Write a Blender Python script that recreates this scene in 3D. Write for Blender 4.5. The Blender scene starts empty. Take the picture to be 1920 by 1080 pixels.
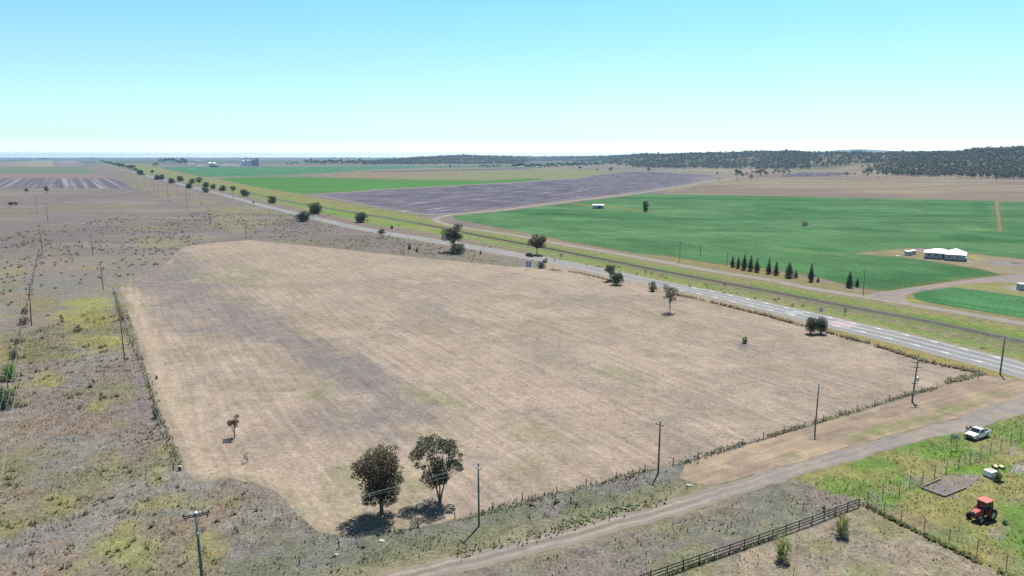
import bpy, math, random
import numpy as np
from mathutils import Vector, Matrix
from mathutils.geometry import delaunay_2d_cdt
random.seed(7); rng = np.random.default_rng(11)
C = bpy.context.scene.collection
R = math.radians
# ------------------------------------------------------------------ camera model (drone 50 m above the plain)
F = 1297.0; CAMH = 50.0; PIT = math.atan((540-293)/F)
def G(x, y, z=0.0):
    u = (x-960)/F; v = (540-y)/F
    dy = math.cos(PIT)+v*math.sin(PIT); dz = -math.sin(PIT)+v*math.cos(PIT)
    t = (z-CAMH)/dz
    return (u*t, dy*t)
def PX(X, Y):                      # map coordinates of a ground point (plan reference grid)
    d = Y*math.cos(PIT)+CAMH*math.sin(PIT); d = np.maximum(d, 1.0)
    w = -Y*math.sin(PIT)*-1-CAMH*math.cos(PIT)
    return 960+F*X/d, 540-F*w/d
def hgt(xb, yb, yt):
    X, Y = G(xb, yb); return CAMH-Y*math.tan(PIT+math.atan((yt-540)/F))
def mpp(xb, yb):                   # metres per photo pixel there
    X, Y = G(xb, yb); return (Y*math.cos(PIT)+CAMH*math.sin(PIT))/F
# ------------------------------------------------------------------ noise
_T = [np.random.default_rng(s).random((256, 256)) for s in range(8)]
def vnoise(x, y, s=0):
    xi = np.floor(x).astype(int); yi = np.floor(y).astype(int)
    fx = x-xi; fy = y-yi; fx = fx*fx*(3-2*fx); fy = fy*fy*(3-2*fy); T = _T[s % 8]
    a = T[xi & 255, yi & 255]; b = T[(xi+1) & 255, yi & 255]; c = T[xi & 255, (yi+1) & 255]; d = T[(xi+1) & 255, (yi+1) & 255]
    return (a*(1-fx)+b*fx)*(1-fy)+(c*(1-fx)+d*fx)*fy
def fbm(x, y, sc, oct=4, s=0):
    r = 0; a = 1; t = 0; x = np.asarray(x, float)/sc+17.3*s; y = np.asarray(y, float)/sc+9.1*s
    for i in range(oct):
        r = r+a*vnoise(x, y, s+i); t += a; a *= .55; x = x*2.03+5.1; y = y*2.03+2.7
    return r/t
def sst(a, b, x): t = np.clip((x-a)/(b-a), 0, 1); return t*t*(3-2*t)
def mixc(c, d, t): t = np.asarray(t)[..., None]; return c*(1-t)+np.asarray(d)*t
# ------------------------------------------------------------------ objects
def tag(o, label=None, cat=None, group=None, kind=None):
    if label: o['label'] = label
    if cat: o['category'] = cat
    if group: o['group'] = group
    if kind: o['kind'] = kind
    return o
def thing(name, label, cat, loc=(0, 0, 0), rz=0, group=None):
    o = bpy.data.objects.new(name, None); C.objects.link(o); o.location = loc; o.rotation_euler = (0, 0, rz)
    o.empty_display_size = .2
    return tag(o, label, cat, group)
def link(name, me, parent=None):
    o = bpy.data.objects.new(name, me); C.objects.link(o)
    if parent is not None: o.parent = parent
    return o
def npmesh(name, V, Fc, mats, col=None, mi=None, smooth=False):
    """V (n,3); Fc (m,k) array or list of arrays with 3/4 corners"""
    me = bpy.data.meshes.new(name)
    if not isinstance(Fc, list): Fc = [Fc]
    Fc = [np.asarray(f, dtype=np.int32) for f in Fc if len(f)]
    V = np.asarray(V, dtype=np.float32)
    me.vertices.add(len(V)); me.vertices.foreach_set('co', V.ravel())
    loops = np.concatenate([f.ravel() for f in Fc]); sizes = np.concatenate([np.full(len(f), f.shape[1]) for f in Fc])
    me.loops.add(len(loops)); me.loops.foreach_set('vertex_index', loops)
    me.polygons.add(len(sizes)); starts = np.concatenate([[0], np.cumsum(sizes)[:-1]]).astype(np.int32)
    me.polygons.foreach_set('loop_start', starts)
    if mi is not None: me.polygons.foreach_set('material_index', np.asarray(mi, dtype=np.int32))
    me.polygons.foreach_set('use_smooth', np.full(len(sizes), smooth))
    me.update(calc_edges=True); me.validate()
    if col is not None:
        a = me.color_attributes.new('col', 'FLOAT_COLOR', 'POINT')
        c4 = np.ones((len(V), 4), np.float32); c4[:, :3] = col; a.data.foreach_set('color', c4.ravel())
    for m in (mats if isinstance(mats, (list, tuple)) else [mats]): me.materials.append(m)
    return me
class MB:
    def __init__(s): s.v = []; s.f = []
    def add(s, vs, fs):
        n = len(s.v); s.v += [tuple(v) for v in vs]; s.f += [tuple(i+n for i in f) for f in fs]; return s
    def box(s, c, d, rz=0, m=None):
        x, y, z = d[0]/2, d[1]/2, d[2]/2
        vs = [Vector((i*x, j*y, k*z)) for i in (-1, 1) for j in (-1, 1) for k in (-1, 1)]
        M = Matrix.Translation(c) @ Matrix.Rotation(rz, 4, 'Z') @ (m or Matrix.Identity(4))
        return s.add([M @ v for v in vs], [(0, 1, 3, 2), (4, 6, 7, 5), (0, 4, 5, 1), (2, 3, 7, 6), (0, 2, 6, 4), (1, 5, 7, 3)])
    def tube(s, pts, rad, n=6, cap=True):
        pts = [Vector(p) for p in pts]
        rad = rad if isinstance(rad, (list, tuple)) else [rad]*len(pts)
        rings = []
        for i, p in enumerate(pts):
            d = (pts[min(i+1, len(pts)-1)]-pts[max(i-1, 0)]).normalized()
            a = d.cross(Vector((0, 0, 1)));
            if a.length < .05: a = d.cross(Vector((1, 0, 0)))
            a.normalize(); b = d.cross(a)
            rings.append([p+rad[i]*(math.cos(t)*a+math.sin(t)*b) for t in [2*math.pi*k/n for k in range(n)]])
        vs = [v for r in rings for v in r]; fs = []
        for i in range(len(pts)-1):
            for k in range(n):
                k2 = (k+1) % n; fs.append((i*n+k, i*n+k2, (i+1)*n+k2, (i+1)*n+k))
        if cap: fs.append(tuple(range(n))[::-1]); fs.append(tuple((len(pts)-1)*n+k for k in range(n)))
        return s.add(vs, fs)
    def lathe(s, prof, c=(0, 0, 0), n=20):
        vs = []; fs = []
        for r, z in prof:
            for k in range(n): t = 2*math.pi*k/n; vs.append((c[0]+r*math.cos(t), c[1]+r*math.sin(t), c[2]+z))
        for i in range(len(prof)-1):
            for k in range(n): k2 = (k+1) % n; fs.append((i*n+k, i*n+k2, (i+1)*n+k2, (i+1)*n+k))
        return s.add(vs, fs)
    def wheel(s, c, r, w, n=18):
        vs = []; fs = []; pr = [(.35*r, -w*.3), (.8*r, -w*.5), (r*.97, -w*.5), (r, -w*.3), (r, w*.3), (r*.97, w*.5), (.8*r, w*.5), (.35*r, w*.3)]
        for rr, yy in pr:
            for k in range(n): t = 2*math.pi*k/n; vs.append((c[0]+rr*math.cos(t), c[1]+yy, c[2]+rr*math.sin(t)))
        for i in range(len(pr)-1):
            for k in range(n): k2 = (k+1) % n; fs.append((i*n+k, i*n+k2, (i+1)*n+k2, (i+1)*n+k))
        return s.add(vs, fs)
    def disc(s, c, r, w, n=14):   # y axis disc
        vs = [(c[0]+r*math.cos(2*math.pi*k/n), c[1]+j*w/2, c[2]+r*math.sin(2*math.pi*k/n)) for j in (-1, 1) for k in range(n)]
        fs = [tuple(range(n)), tuple(range(2*n-1, n-1, -1))]+[(k, (k+1) % n, n+(k+1) % n, n+k) for k in range(n)]
        return s.add(vs, fs)
    def sect(s, secs):            # loft of equal-count rings, capped
        n = len(secs[0]); vs = [v for r in secs for v in r]; fs = []
        for i in range(len(secs)-1):
            for k in range(n): k2 = (k+1) % n; fs.append((i*n+k, i*n+k2, (i+1)*n+k2, (i+1)*n+k))
        fs.append(tuple(range(n))[::-1]); fs.append(tuple((len(secs)-1)*n+k for k in range(n)))
        return s.add(vs, fs)
    def mesh(s, name, mat, smooth=False):
        me = bpy.data.meshes.new(name); me.from_pydata(s.v, [], s.f); me.update()
        if smooth: me.polygons.foreach_set('use_smooth', [True]*len(me.polygons))
        me.materials.append(mat); return me
    def build(s, name, mat, parent=None, smooth=False, bevel=0):
        o = link(name, s.mesh(name, mat, smooth), parent)
        if bevel:
            b = o.modifiers.new('b', 'BEVEL'); b.width = bevel; b.segments = 2; b.limit_method = 'ANGLE'
        return o
def copy_tree(o, parent=None):
    c = o.copy(); C.objects.link(c); c.parent = parent
    for ch in list(o.children): copy_tree(ch, c)
    return c
# ------------------------------------------------------------------ materials
ALB = .66
def newmat(name):
    m = bpy.data.materials.new(name); m.use_nodes = True; nt = m.node_tree; b = nt.nodes['Principled BSDF']
    return m, nt, b
def N(nt, t, **k):
    n = nt.nodes.new(t)
    for a, v in k.items():
        if a in ('loc',): continue
        setattr(n, a, v)
    return n
def math_(nt, op, a, b=None, c=None):
    n = N(nt, 'ShaderNodeMath', operation=op)
    for i, v in enumerate((a, b, c)):
        if v is None: continue
        if isinstance(v, (int, float)): n.inputs[i].default_value = v
        else: nt.links.new(v, n.inputs[i])
    return n.outputs[0]
def noise(nt, vec, sc, det=3, rough=.6, dist=0):
    n = N(nt, 'ShaderNodeTexNoise'); n.inputs['Scale'].default_value = sc; n.inputs['Detail'].default_value = det
    n.inputs['Roughness'].default_value = rough; n.inputs['Distortion'].default_value = dist
    nt.links.new(vec, n.inputs['Vector']); return n.outputs['Fac']
def mapr(nt, v, a, b, c, d, smooth=False):
    n = N(nt, 'ShaderNodeMapRange'); n.clamp = True
    if smooth: n.interpolation_type = 'SMOOTHSTEP'
    nt.links.new(v, n.inputs[0])
    for i, x in enumerate((a, b, c, d)): n.inputs[i+1].default_value = x
    return n.outputs[0]
def mixrgb(nt, f, a, b, mode='MIX'):
    n = N(nt, 'ShaderNodeMix', data_type='RGBA', blend_type=mode)
    if isinstance(f, (int, float)): n.inputs[0].default_value = f
    else: nt.links.new(f, n.inputs[0])
    for i, v in ((6, a), (7, b)):
        if isinstance(v, tuple): n.inputs[i].default_value = (*v, 1)
        else: nt.links.new(v, n.inputs[i])
    return n.outputs[2]
def vscale(nt, col, f):
    n = N(nt, 'ShaderNodeVectorMath', operation='SCALE'); nt.links.new(col, n.inputs[0])
    if isinstance(f, (int, float)): n.inputs['Scale'].default_value = f
    else: nt.links.new(f, n.inputs['Scale'])
    return n.outputs[0]
def wpos(nt): return N(nt, 'ShaderNodeNewGeometry').outputs['Position']
def mapping(nt, vec, rz=0, sc=(1, 1, 1)):
    # rotate first, then scale along the rotated axes
    r = N(nt, 'ShaderNodeMapping'); nt.links.new(vec, r.inputs[0]); r.inputs['Rotation'].default_value = (0, 0, -rz)
    s = N(nt, 'ShaderNodeMapping'); nt.links.new(r.outputs[0], s.inputs[0]); s.inputs['Scale'].default_value = sc
    return s.outputs[0]
def ground_mat(name, fine=.35, fsc=2.2, med=.22, msc=.3, streaks=(), specks=0, bump=.25, rough=.7, tint=None):
    """attribute 'col' = the land's own colour, broken up by noises at several sizes"""
    m, nt, b = newmat(name); p = wpos(nt)
    at = N(nt, 'ShaderNodeAttribute', attribute_name='col').outputs['Color']
    n1 = noise(nt, p, fsc, 5, rough); n2 = noise(nt, p, msc, 4, .6, .5)
    f = math_(nt, 'MULTIPLY', mapr(nt, n1, .28, .72, 1-fine, 1+fine), mapr(nt, n2, .3, .7, 1-med, 1+med))
    for rz, a, bb, st in streaks:
        sv = mapping(nt, p, rz, (a, bb, 1)); s = noise(nt, sv, 1, 3, .65)
        f = math_(nt, 'MULTIPLY', f, mapr(nt, s, .3, .7, 1-st, 1+st))
    col = vscale(nt, at, math_(nt, 'MULTIPLY', f, ALB))
    n3 = noise(nt, p, .9, 3, .6); t1 = tint or ((1.07, 1.0, .9), (.96, 1.0, 1.05))
    col = mixrgb(nt, 1.0, col, mixrgb(nt, mapr(nt, n3, .35, .65, 0, 1), t1[0], t1[1]), 'MULTIPLY')
    if specks:
        v = N(nt, 'ShaderNodeTexVoronoi'); v.inputs['Scale'].default_value = .55; nt.links.new(p, v.inputs['Vector'])
        gate = mapr(nt, noise(nt, p, .12, 2), .5, .62, 0, 1)
        sp = math_(nt, 'MULTIPLY', mapr(nt, v.outputs['Distance'], .10, .28, specks, 0), gate)
        col = mixrgb(nt, sp, col, (.05, .05, .025))
    nt.links.new(col, b.inputs['Base Color']); b.inputs['Roughness'].default_value = .95
    b.inputs['Specular IOR Level'].default_value = .1
    if bump:
        bp = N(nt, 'ShaderNodeBump'); bp.inputs['Strength'].default_value = bump; bp.inputs['Distance'].default_value = .25
        nt.links.new(n1, bp.inputs['Height']); nt.links.new(bp.outputs[0], b.inputs['Normal'])
    return m
def plain(name, col, rough=.6, metal=0, var=.12, sc=3, spec=.4):
    m, nt, b = newmat(name); tc = N(nt, 'ShaderNodeTexCoord').outputs['Object']
    n = noise(nt, tc, sc, 4, .6)
    c = N(nt, 'ShaderNodeRGB'); c.outputs[0].default_value = (*col, 1)
    nt.links.new(vscale(nt, c.outputs[0], mapr(nt, n, .3, .7, 1-var, 1+var)), b.inputs['Base Color'])
    b.inputs['Roughness'].default_value = rough; b.inputs['Metallic'].default_value = metal
    b.inputs['Specular IOR Level'].default_value = spec
    return m
def leaf_mat(name, trans=.3, up=0, k=1.0):
    m, nt, b = newmat(name)
    at = N(nt, 'ShaderNodeAttribute', attribute_name='col').outputs['Color']
    inf = N(nt, 'ShaderNodeObjectInfo')
    c = vscale(nt, at, mapr(nt, inf.outputs['Random'], 0, 1, .82*k, 1.18*k))
    nt.links.new(c, b.inputs['Base Color']); b.inputs['Roughness'].default_value = .65; b.inputs['Specular IOR Level'].default_value = .2
    if up:
        g = N(nt, 'ShaderNodeNewGeometry').outputs['Normal']; a_ = N(nt, 'ShaderNodeVectorMath', operation='ADD'); nt.links.new(vscale(nt, g, 1-up), a_.inputs[0]); a_.inputs[1].default_value = (0, 0, up)
        nn_ = N(nt, 'ShaderNodeVectorMath', operation='NORMALIZE'); nt.links.new(a_.outputs[0], nn_.inputs[0]); nt.links.new(nn_.outputs[0], b.inputs['Normal'])
    t = N(nt, 'ShaderNodeBsdfTranslucent'); nt.links.new(vscale(nt, c, 1.3), t.inputs[0])
    mx = N(nt, 'ShaderNodeMixShader'); mx.inputs[0].default_value = trans
    nt.links.new(b.outputs[0], mx.inputs[1]); nt.links.new(t.outputs[0], mx.inputs[2])
    nt.links.new(mx.outputs[0], nt.nodes['Material Output'].inputs[0]); return m
def glass_mat(name, col=(.02, .025, .035)):
    m, nt, b = newmat(name); b.inputs['Base Color'].default_value = (*col, 1); b.inputs['Roughness'].default_value = .08
    b.inputs['Specular IOR Level'].default_value = .8; return m
ROWROAD = None
M = dict(
    wood=plain('weathered_pole_timber', (.115, .10, .085), .85, 0, .3, 2.5),
    greenpole=plain('treated_pole_timber', (.11, .14, .12), .85, 0, .25, 2.5),
    steel=plain('galvanised_steel', (.5, .52, .54), .45, .6, .1), porc=plain('porcelain', (.75, .76, .76), .25, 0, .05),
    wire=plain('aluminium_wire', (.55, .56, .57), .4, .5, .05), post=plain('fence_post_timber', (.10, .085, .07), .9, 0, .35),
    blackrail=plain('dark_painted_rail', (.022, .024, .032), .55, 0, .3), sill=plain('old_sleeper_timber', (.21, .19, .16), .9, 0, .3),
    bark=plain('gum_bark', (.13, .115, .10), .9, 0, .35, 2), palebark=plain('pale_bark', (.32, .29, .25), .85, 0, .3, 2),
    white=plain('white_paint', (.8, .8, .8), .35, 0, .04), roofwhite=plain('white_roof_steel', (.86, .87, .88), .4, .0, .03),
    bluegrey=plain('blue_grey_cladding', (.33, .37, .43), .6, 0, .06), tank=plain('tank_steel', (.42, .47, .52), .45, .3, .08),
    concrete=plain('silo_concrete', (.34, .33, .33), .8, 0, .12, .2), silow=plain('pale_silo_steel', (.66, .70, .74), .4, .2, .06, .3),
    dark=plain('dark_shed', (.05, .06, .07), .6), glass=glass_mat('dark_glass'), winglass=glass_mat('window_glass', (.10, .13, .18)),
    tyre=plain('rubber', (.02, .02, .021), .85), rim=plain('rim_grey', (.45, .45, .46), .4, .5), blackp=plain('black_plastic', (.025, .025, .028), .6),
    red=plain('faded_red_paint', (.36, .06, .05), .4, 0, .12), redroof=plain('faded_red_roof', (.50, .13, .10), .5, 0, .1), grey=plain('grey_paint', (.28, .29, .30), .4, .3),
    carblack=plain('black_car_paint', (.015, .016, .02), .2), carsilver=plain('silver_car_paint', (.38, .40, .42), .3, .5),
    signback=plain('sign_back_metal', (.36, .37, .38), .5, .5), signblue=plain('blue_sign_face', (.10, .24, .42), .5, 0, .08),
    paint=plain('road_paint', (.60, .60, .60), .7, 0, .25, 1.2), redpaint=plain('red_road_paint', (.27, .215, .225), .85, 0, .2, 1),
    rust=plain('rusty_rail', (.12, .085, .07), .6, .5), sleeper=plain('sleeper_timber', (.15, .14, .135), .9, 0, .3), leaf=leaf_mat('foliage', .24, .3, 1.0),
    weed=leaf_mat('weed_blades', .3, .9, ALB*1.2), rock=plain('pale_rock', (.42, .40, .36), .9, 0, .2), solar=plain('solar_panel', (.02, .025, .05), .2), yellow=plain('yellow_trim', (.72, .55, .3), .5))
# ------------------------------------------------------------------ plan: lines taken off the photograph, laid on the ground
def world(pts): return np.array([G(*p) for p in pts])
def smooth(P, k=6):
    P = np.asarray(P); out = []
    for i in range(len(P)-1):
        p0 = P[max(i-1, 0)]; p1 = P[i]; p2 = P[i+1]; p3 = P[min(i+2, len(P)-1)]
        for j in range(k):
            t = j/k; out.append(.5*((2*p1)+(-p0+p2)*t+(2*p0-5*p1+4*p2-p3)*t*t+(-p0+3*p1-3*p2+p3)*t**3))
    out.append(P[-1]); return np.array(out)
HWY = smooth(world([(176, 301), (186, 304.2), (250, 322.5), (270, 328), (300, 335), (330, 343.3), (366, 352.3), (425, 367), (480, 382), (555, 400.5), (650, 423), (710, 434.5), (805, 450.5), (880, 462.5), (960, 476.5), (1035, 489.5), (1122, 507), (1172, 518), (1242, 533), (1330, 550), (1440, 575), (1515, 592), (1565, 604), (1665, 627), (1765, 651.5), (1815, 664.5), (1877, 680), (1925, 693), (2100, 742)]))
RAIL = smooth(world([(165, 297.5), (200, 304), (300, 325.5), (400, 347), (480, 364.5), (540, 378), (615, 391), (730, 409.5), (830, 427.5), (870, 436), (960, 453.5), (1027, 466), (1135, 487.5), (1260, 512), (1440, 546), (1600, 577), (1735, 602), (1865, 630), (1925, 643), (2100, 682)]))
SERV = smooth(world([(830, 405), (817, 410), (822, 416), (855, 424.5), (905, 432.5), (960, 440.5), (1035, 454.5), (1110, 467.5), (1210, 485), (1335, 508), (1440, 524.5), (1522, 541), (1615, 555.5), (1680, 566), (1740, 576.5), (1840, 593.5), (1920, 607.5), (2100, 645)]))
TRACK = smooth(world([(830, 406), (845, 403.5), (880, 400), (960, 391.5), (1085, 375.5), (1210, 360.5), (1310, 344.5), (1370, 335), (1400, 330.5)]))
DIRT = smooth(world([(500, 1150), (640, 1118), (760, 1083), (860, 1059), (960, 1032), (1085, 1000), (1185, 974), (1260, 952), (1310, 938), (1360, 921), (1440, 897), (1515, 874), (1615, 845), (1690, 825), (1765, 806), (1815, 793), (1877, 770), (1930, 752), (2060, 715)]))
PAD = [(345, 462), (400, 455), (470, 450), (500, 453), (560, 459), (640, 467), (700, 474), (760, 480), (830, 487), (900, 494), (960, 500), (1020, 503), (1080, 510), (1130, 521), (1200, 536), (1300, 559), (1440, 591), (1510, 612), (1560, 624), (1640, 647), (1740, 679), (1790, 690), (1832, 700), (1800, 713), (1775, 718), (1745, 730), (1700, 742), (1640, 761), (1560, 784), (1500, 802), (1400, 832), (1330, 851), (1285, 866), (1240, 877), (1200, 885), (1150, 898), (1100, 911), (1048, 924), (1000, 936), (950, 950), (900, 962), (850, 976), (800, 987), (720, 997), (640, 1005), (600, 1000), (572, 975), (545, 950), (520, 925), (480, 905), (420, 897), (390, 903), (365, 903), (348, 882), (335, 850), (310, 800), (290, 745), (275, 700), (262, 650), (245, 600), (232, 560), (225, 540), (262, 515), (300, 505), (318, 485)]
VERGE = [(1285, 872), (1330, 854), (1400, 835), (1500, 806), (1560, 788), (1640, 765), (1700, 747), (1745, 735), (1775, 722), (1832, 703), (1890, 708), (1930, 716), (2050, 722), (2050, 765), (1920, 742), (1870, 758), (1800, 781), (1700, 808), (1600, 835), (1500, 865), (1400, 893), (1345, 910), (1310, 908), (1275, 895)]
def seg_dist(P, L):
    best = np.full(len(P), 1e9); side = np.zeros(len(P))
    for a, b in zip(L[:-1], L[1:]):
        d = b-a; l2 = max((d**2).sum(), 1e-9); t = np.clip(((P-a) @ d)/l2, 0, 1); q = P-(a+t[:, None]*d)
        dd = np.hypot(q[:, 0], q[:, 1]); s = np.sign(d[0]*q[:, 1]-d[1]*q[:, 0]); m = dd < best
        best[m] = dd[m]; side[m] = s[m]
    return best, side
def inpoly(x, y, poly):
    x = np.asarray(x); y = np.asarray(y); r = np.zeros(x.shape, bool); n = len(poly)
    for i in range(n):
        x1, y1 = poly[i]; x2, y2 = poly[(i+1) % n]
        if y1 == y2: continue
        c = ((y1 > y) != (y2 > y)) & (x < (x2-x1)*(y-y1)/(y2-y1)+x1); r ^= c
    return r
# ------------------------------------------------------------------ land: colour of the ground and hills
UX = [560, 700, 740, 800, 880, 950, 1000, 1140, 1200, 1350, 1480, 1640, 1760, 1800, 1920, 2600]
HC = [0, 6, 16, 34, 50, 42, 38, 44, 56, 66, 62, 56, 58, 68, 76, 84]
D0P = ([560, 700, 960, 1000, 1070, 1130, 1180, 1300, 1440, 1480, 1600, 1640, 1700, 1920, 2600], [309, 309, 307.5, 302.8, 302.8, 306, 314, 316, 318, 322, 324, 327, 331, 336, 345])
D1P = ([560, 940, 1000, 1070, 1140, 1200, 1440, 1500, 1700, 1920, 2600], [5500, 6200, 8600, 8600, 6000, 4300, 3800, 3300, 2700, 2500, 2300])
def base_d(u): return CAMH*F/(np.interp(u, *D0P)-293.0)*1.0
def hill(X, Y):
    Y = np.maximum(Y, 1.0); u = 960+F*np.asarray(X)/(Y/math.cos(PIT)) ; dep = Y
    d0 = base_d(u); d1 = np.interp(u, *D1P); h = np.interp(u, UX, HC)
    t = np.clip((dep-d0)/(d1-d0), 0, 1); s = t*t*(3-2*t)*.6+t*.4
    n = .82+.36*fbm(X, Y, 420, 3, 2)
    fall = 1-.8*sst(0, 3500, dep-d1)
    return np.where(dep > d0, h*s*n*fall, 0.0)
def blob(px, py, cx, cy, rx, ry, X, Y, ang=0, ns=12, w=.55):
    c, s = math.cos(R(ang)), math.sin(R(ang)); dx = px-cx; dy = py-cy
    a = (dx*c+dy*s)/rx; b = (-dx*s+dy*c)/ry
    r = np.hypot(a, b)+(fbm(X, Y, ns, 4, 5)-.5)*1.6+(fbm(X, Y, max(2.5, ns*.3), 3, 1)-.5)*1.1
    return 1-sst(1-w, 1+w*.6, r)
A_ = np.array
WEED_A = A_((.225, .195, .165)); WEED_B = A_((.20, .195, .115)); WEED_P = A_((.205, .18, .17)); YEL = A_((.30, .285, .10)); GRN = A_((.12, .20, .06)); GRY = A_((.235, .225, .205)); TAN = A_((.355, .286, .230)); RUST = A_((.27, .19, .125))
def base_weeds(X, Y):
    a = fbm(X, Y, 26, 4, 0); b = fbm(X, Y, 14, 4, 1); c = fbm(X, Y, 9, 4, 3); d = fbm(X, Y, 60, 3, 4)
    col = mixc(np.tile(WEED_A, (len(X), 1)), WEED_B, sst(.42, .62, a))
    col = mixc(col, GRY, sst(.52, .66, b)*.8); col = mixc(col, WEED_P, sst(.5, .68, d)*.35)
    col = mixc(col, RUST, sst(.6, .72, c)*.5); col = mixc(col, YEL*.8, sst(.62, .75, fbm(X, Y, 11, 4, 6))*.6)
    return col
def land_col(X, Y):
    P = np.stack([X, Y], 1); px, py = PX(X, Y); Yd = Y
    col = base_weeds(X, Y)
    # dry grey-mauve plain to the left, further out
    far = sst(230, 420, Yd)
    st = fbm(X/5, Y, 18, 4, 2)
    dry = mixc(np.tile(A_((.185, .158, .158)), (len(X), 1)), A_((.235, .205, .195)), sst(.5, .66, st)); dry = mixc(dry, A_((.19, .185, .12)), sst(.55, .7, fbm(X, Y, 45, 4, 7))*.7)
    dry = mixc(dry, A_((.145, .13, .14)), sst(.55, .7, fbm(X, Y, 70, 3, 1))*.6)
    col = mixc(col, dry, far*.85*(px < 1250))
    Yb = [(170, 575, 42, 16), (165, 600, 55, 20), (185, 640, 60, 22), (90, 715, 30, 14), (180, 765, 22, 8), (300, 455, 70, 9), (385, 447, 40, 4), (280, 428, 60, 6), (215, 860, 14, 22), (240, 990, 22, 12), (250, 1030, 60, 35), (390, 1030, 40, 28), (305, 845, 12, 16), (120, 955, 40, 26), (20, 990, 30, 30), (290, 900, 16, 20), (440, 395, 60, 6), (160, 500, 30, 4), (250, 385, 40, 4), (20, 510, 28, 8), (640, 1030, 40, 25), (640, 418, 50, 6), (560, 455, 60, 5)]
    for i, (cx, cy, rx, ry) in enumerate(Yb):
        k = blob(px, py, cx, cy, rx, ry, X, Y, ns=7 if cy > 520 else 9); col = mixc(col, YEL*(.97 if i < 7 else .85) if i % 5 else A_((.27, .29, .09)), k*(.8 if i < 5 else (.6 if cy > 500 else .32)))
    Gy = [(90, 870, 60, 18), (70, 905, 50, 16), (110, 1000, 80, 22), (40, 1040, 60, 26), (130, 820, 40, 10), (255, 965, 40, 10), (120, 525, 80, 14), (100, 540, 70, 18), (330, 960, 50, 12), (270, 500, 50, 14), (590, 960, 30, 16), (760, 1010, 40, 8), (850, 1010, 60, 12), (950, 1000, 60, 14), (1050, 960, 60, 16), (1150, 930, 60, 16), (1000, 940, 60, 10)]
    for cx, cy, rx, ry in Gy: col = mixc(col, A_((.20, .195, .185)), blob(px, py, cx, cy, rx, ry, X, Y, ns=6)*.7)
    for cx, cy, rx, ry in [(262, 740, 14, 50), (255, 700, 16, 30), (270, 800, 10, 60), (420, 340+100, 30, 3)]: col = mixc(col, A_((.20, .165, .19)), blob(px, py, cx, cy, rx, ry, X, Y, ns=5)*.4)
    for cx, cy, rx, ry in [(500, 1020, 60, 22), (580, 1000, 30, 14), (470, 1010, 30, 16), (420, 960, 20, 14)]: col = mixc(col, RUST, blob(px, py, cx, cy, rx, ry, X, Y, ns=6)*.6)
    # strip between paddock and dirt road: grey-green scrub, fresh green next to the road
    dd, sd = seg_dist(P, DIRT)
    near = (py > 790)&(px > 420)
    scrub = mixc(np.tile(A_((.19, .185, .172)), (len(X), 1)), A_((.15, .168, .12)), sst(.45, .6, fbm(X, Y, 7, 4, 4)))
    k = sst(26, 12, dd)*(sd > 0)*near; col = mixc(col, scrub, k*.9)
    k = sst(8.5, 3.5, dd+3*(fbm(X, Y, 4, 3, 2)-.5))*(sd > 0)*near*(px < 1330); col = mixc(col, A_((.20, .21, .095)), k*.5)
    k = sst(5.5, 2.5, dd)*near; col = mixc(col, A_((.29, .25, .18)), k*.5)
    # right of the road: dim scrub, then green grass near the vehicle
    k = sst(0, 4, dd)*(sd < 0)*near*(px < 1480); col = mixc(col, mixc(np.tile(A_((.20, .185, .165)), (len(X), 1)), A_((.19, .205, .11)), sst(.48, .64, fbm(X, Y, 9, 4, 6))), k*.8)
    for cx, cy, rx, ry in [(1420, 920, 90, 26), (1480, 960, 80, 24), (1350, 990, 60, 20)]: col = mixc(col, A_((.165, .175, .15)), blob(px, py, cx, cy, rx, ry, X, Y, ns=8)*.6)
    gr = inpoly(px, py, [(1490, 895), (1700, 835), (1800, 800), (1930, 760), (2300, 700), (2300, 1300), (1900, 1090), (1780, 1030), (1690, 975), (1626, 940), (1560, 925)])
    g = mixc(np.tile(A_((.17, .225, .075)), (len(X), 1)), A_((.26, .25, .10)), sst(.48, .62, fbm(X, Y, 11, 4, 1)))
    g = mixc(g, A_((.10, .22, .035)), sst(.5, .66, fbm(X, Y, 8, 4, 5))*.7)
    col = np.where(gr[:, None], g, col)
    for cx, cy, rx, ry, c, s in [(1700, 990, 60, 26, (.26, .19, .10), .8), (1860, 1040, 60, 20, (.27, .22, .09), .6), (1640, 890, 60, 12, (.27, .25, .10), .7), (1720, 900, 26, 9, (.25, .24, .20), .6), (1900, 845, 14, 10, (.27, .24, .2), .7), (1895, 940, 20, 6, (.3, .27, .19), .5), (1875, 1000, 16, 12, (.27, .24, .21), .7), (1560, 905, 50, 9, (.12, .23, .05), .7), (1720, 845, 16, 4, (.42, .36, .2), .7), (1845, 880, 70, 8, (.12, .27, .03), .8), (1780, 850, 70, 12, (.12, .25, .035), .7), (1800, 900, 40, 8, (.26, .22, .235), .8), (1770, 925, 26, 8, (.24, .21, .19), .8), (1780, 1000, 40, 12, (.13, .20, .08), .6), (1850, 830, 50, 14, (.29, .26, .13), .6), (1915, 878, 16, 8, (.36, .34, .33), .9)]:
        col = mixc(col, A_(c), blob(px, py, cx, cy, rx, ry, X, Y, ns=4)*s*gr)
    br = inpoly(px, py, [(1240, 1090), (1626, 947), (1700, 985), (1790, 1035), (1900, 1088), (2100, 1200), (1200, 1200)])
    b = mixc(np.tile(A_((.30, .255, .195)), (len(X), 1)), A_((.235, .23, .13)), sst(.46, .62, fbm(X, Y, 6, 4, 3)))
    b = mixc(b, A_((.23, .205, .18)), sst(.5, .65, fbm(X, Y, 4, 4, 0))*.6)
    col = np.where(br[:, None], b, col)
    # highway corridor
    dh, sh = seg_dist(P, HWY); dr, sr = seg_dist(P, RAIL); ds, ss = seg_dist(P, SERV)
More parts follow.
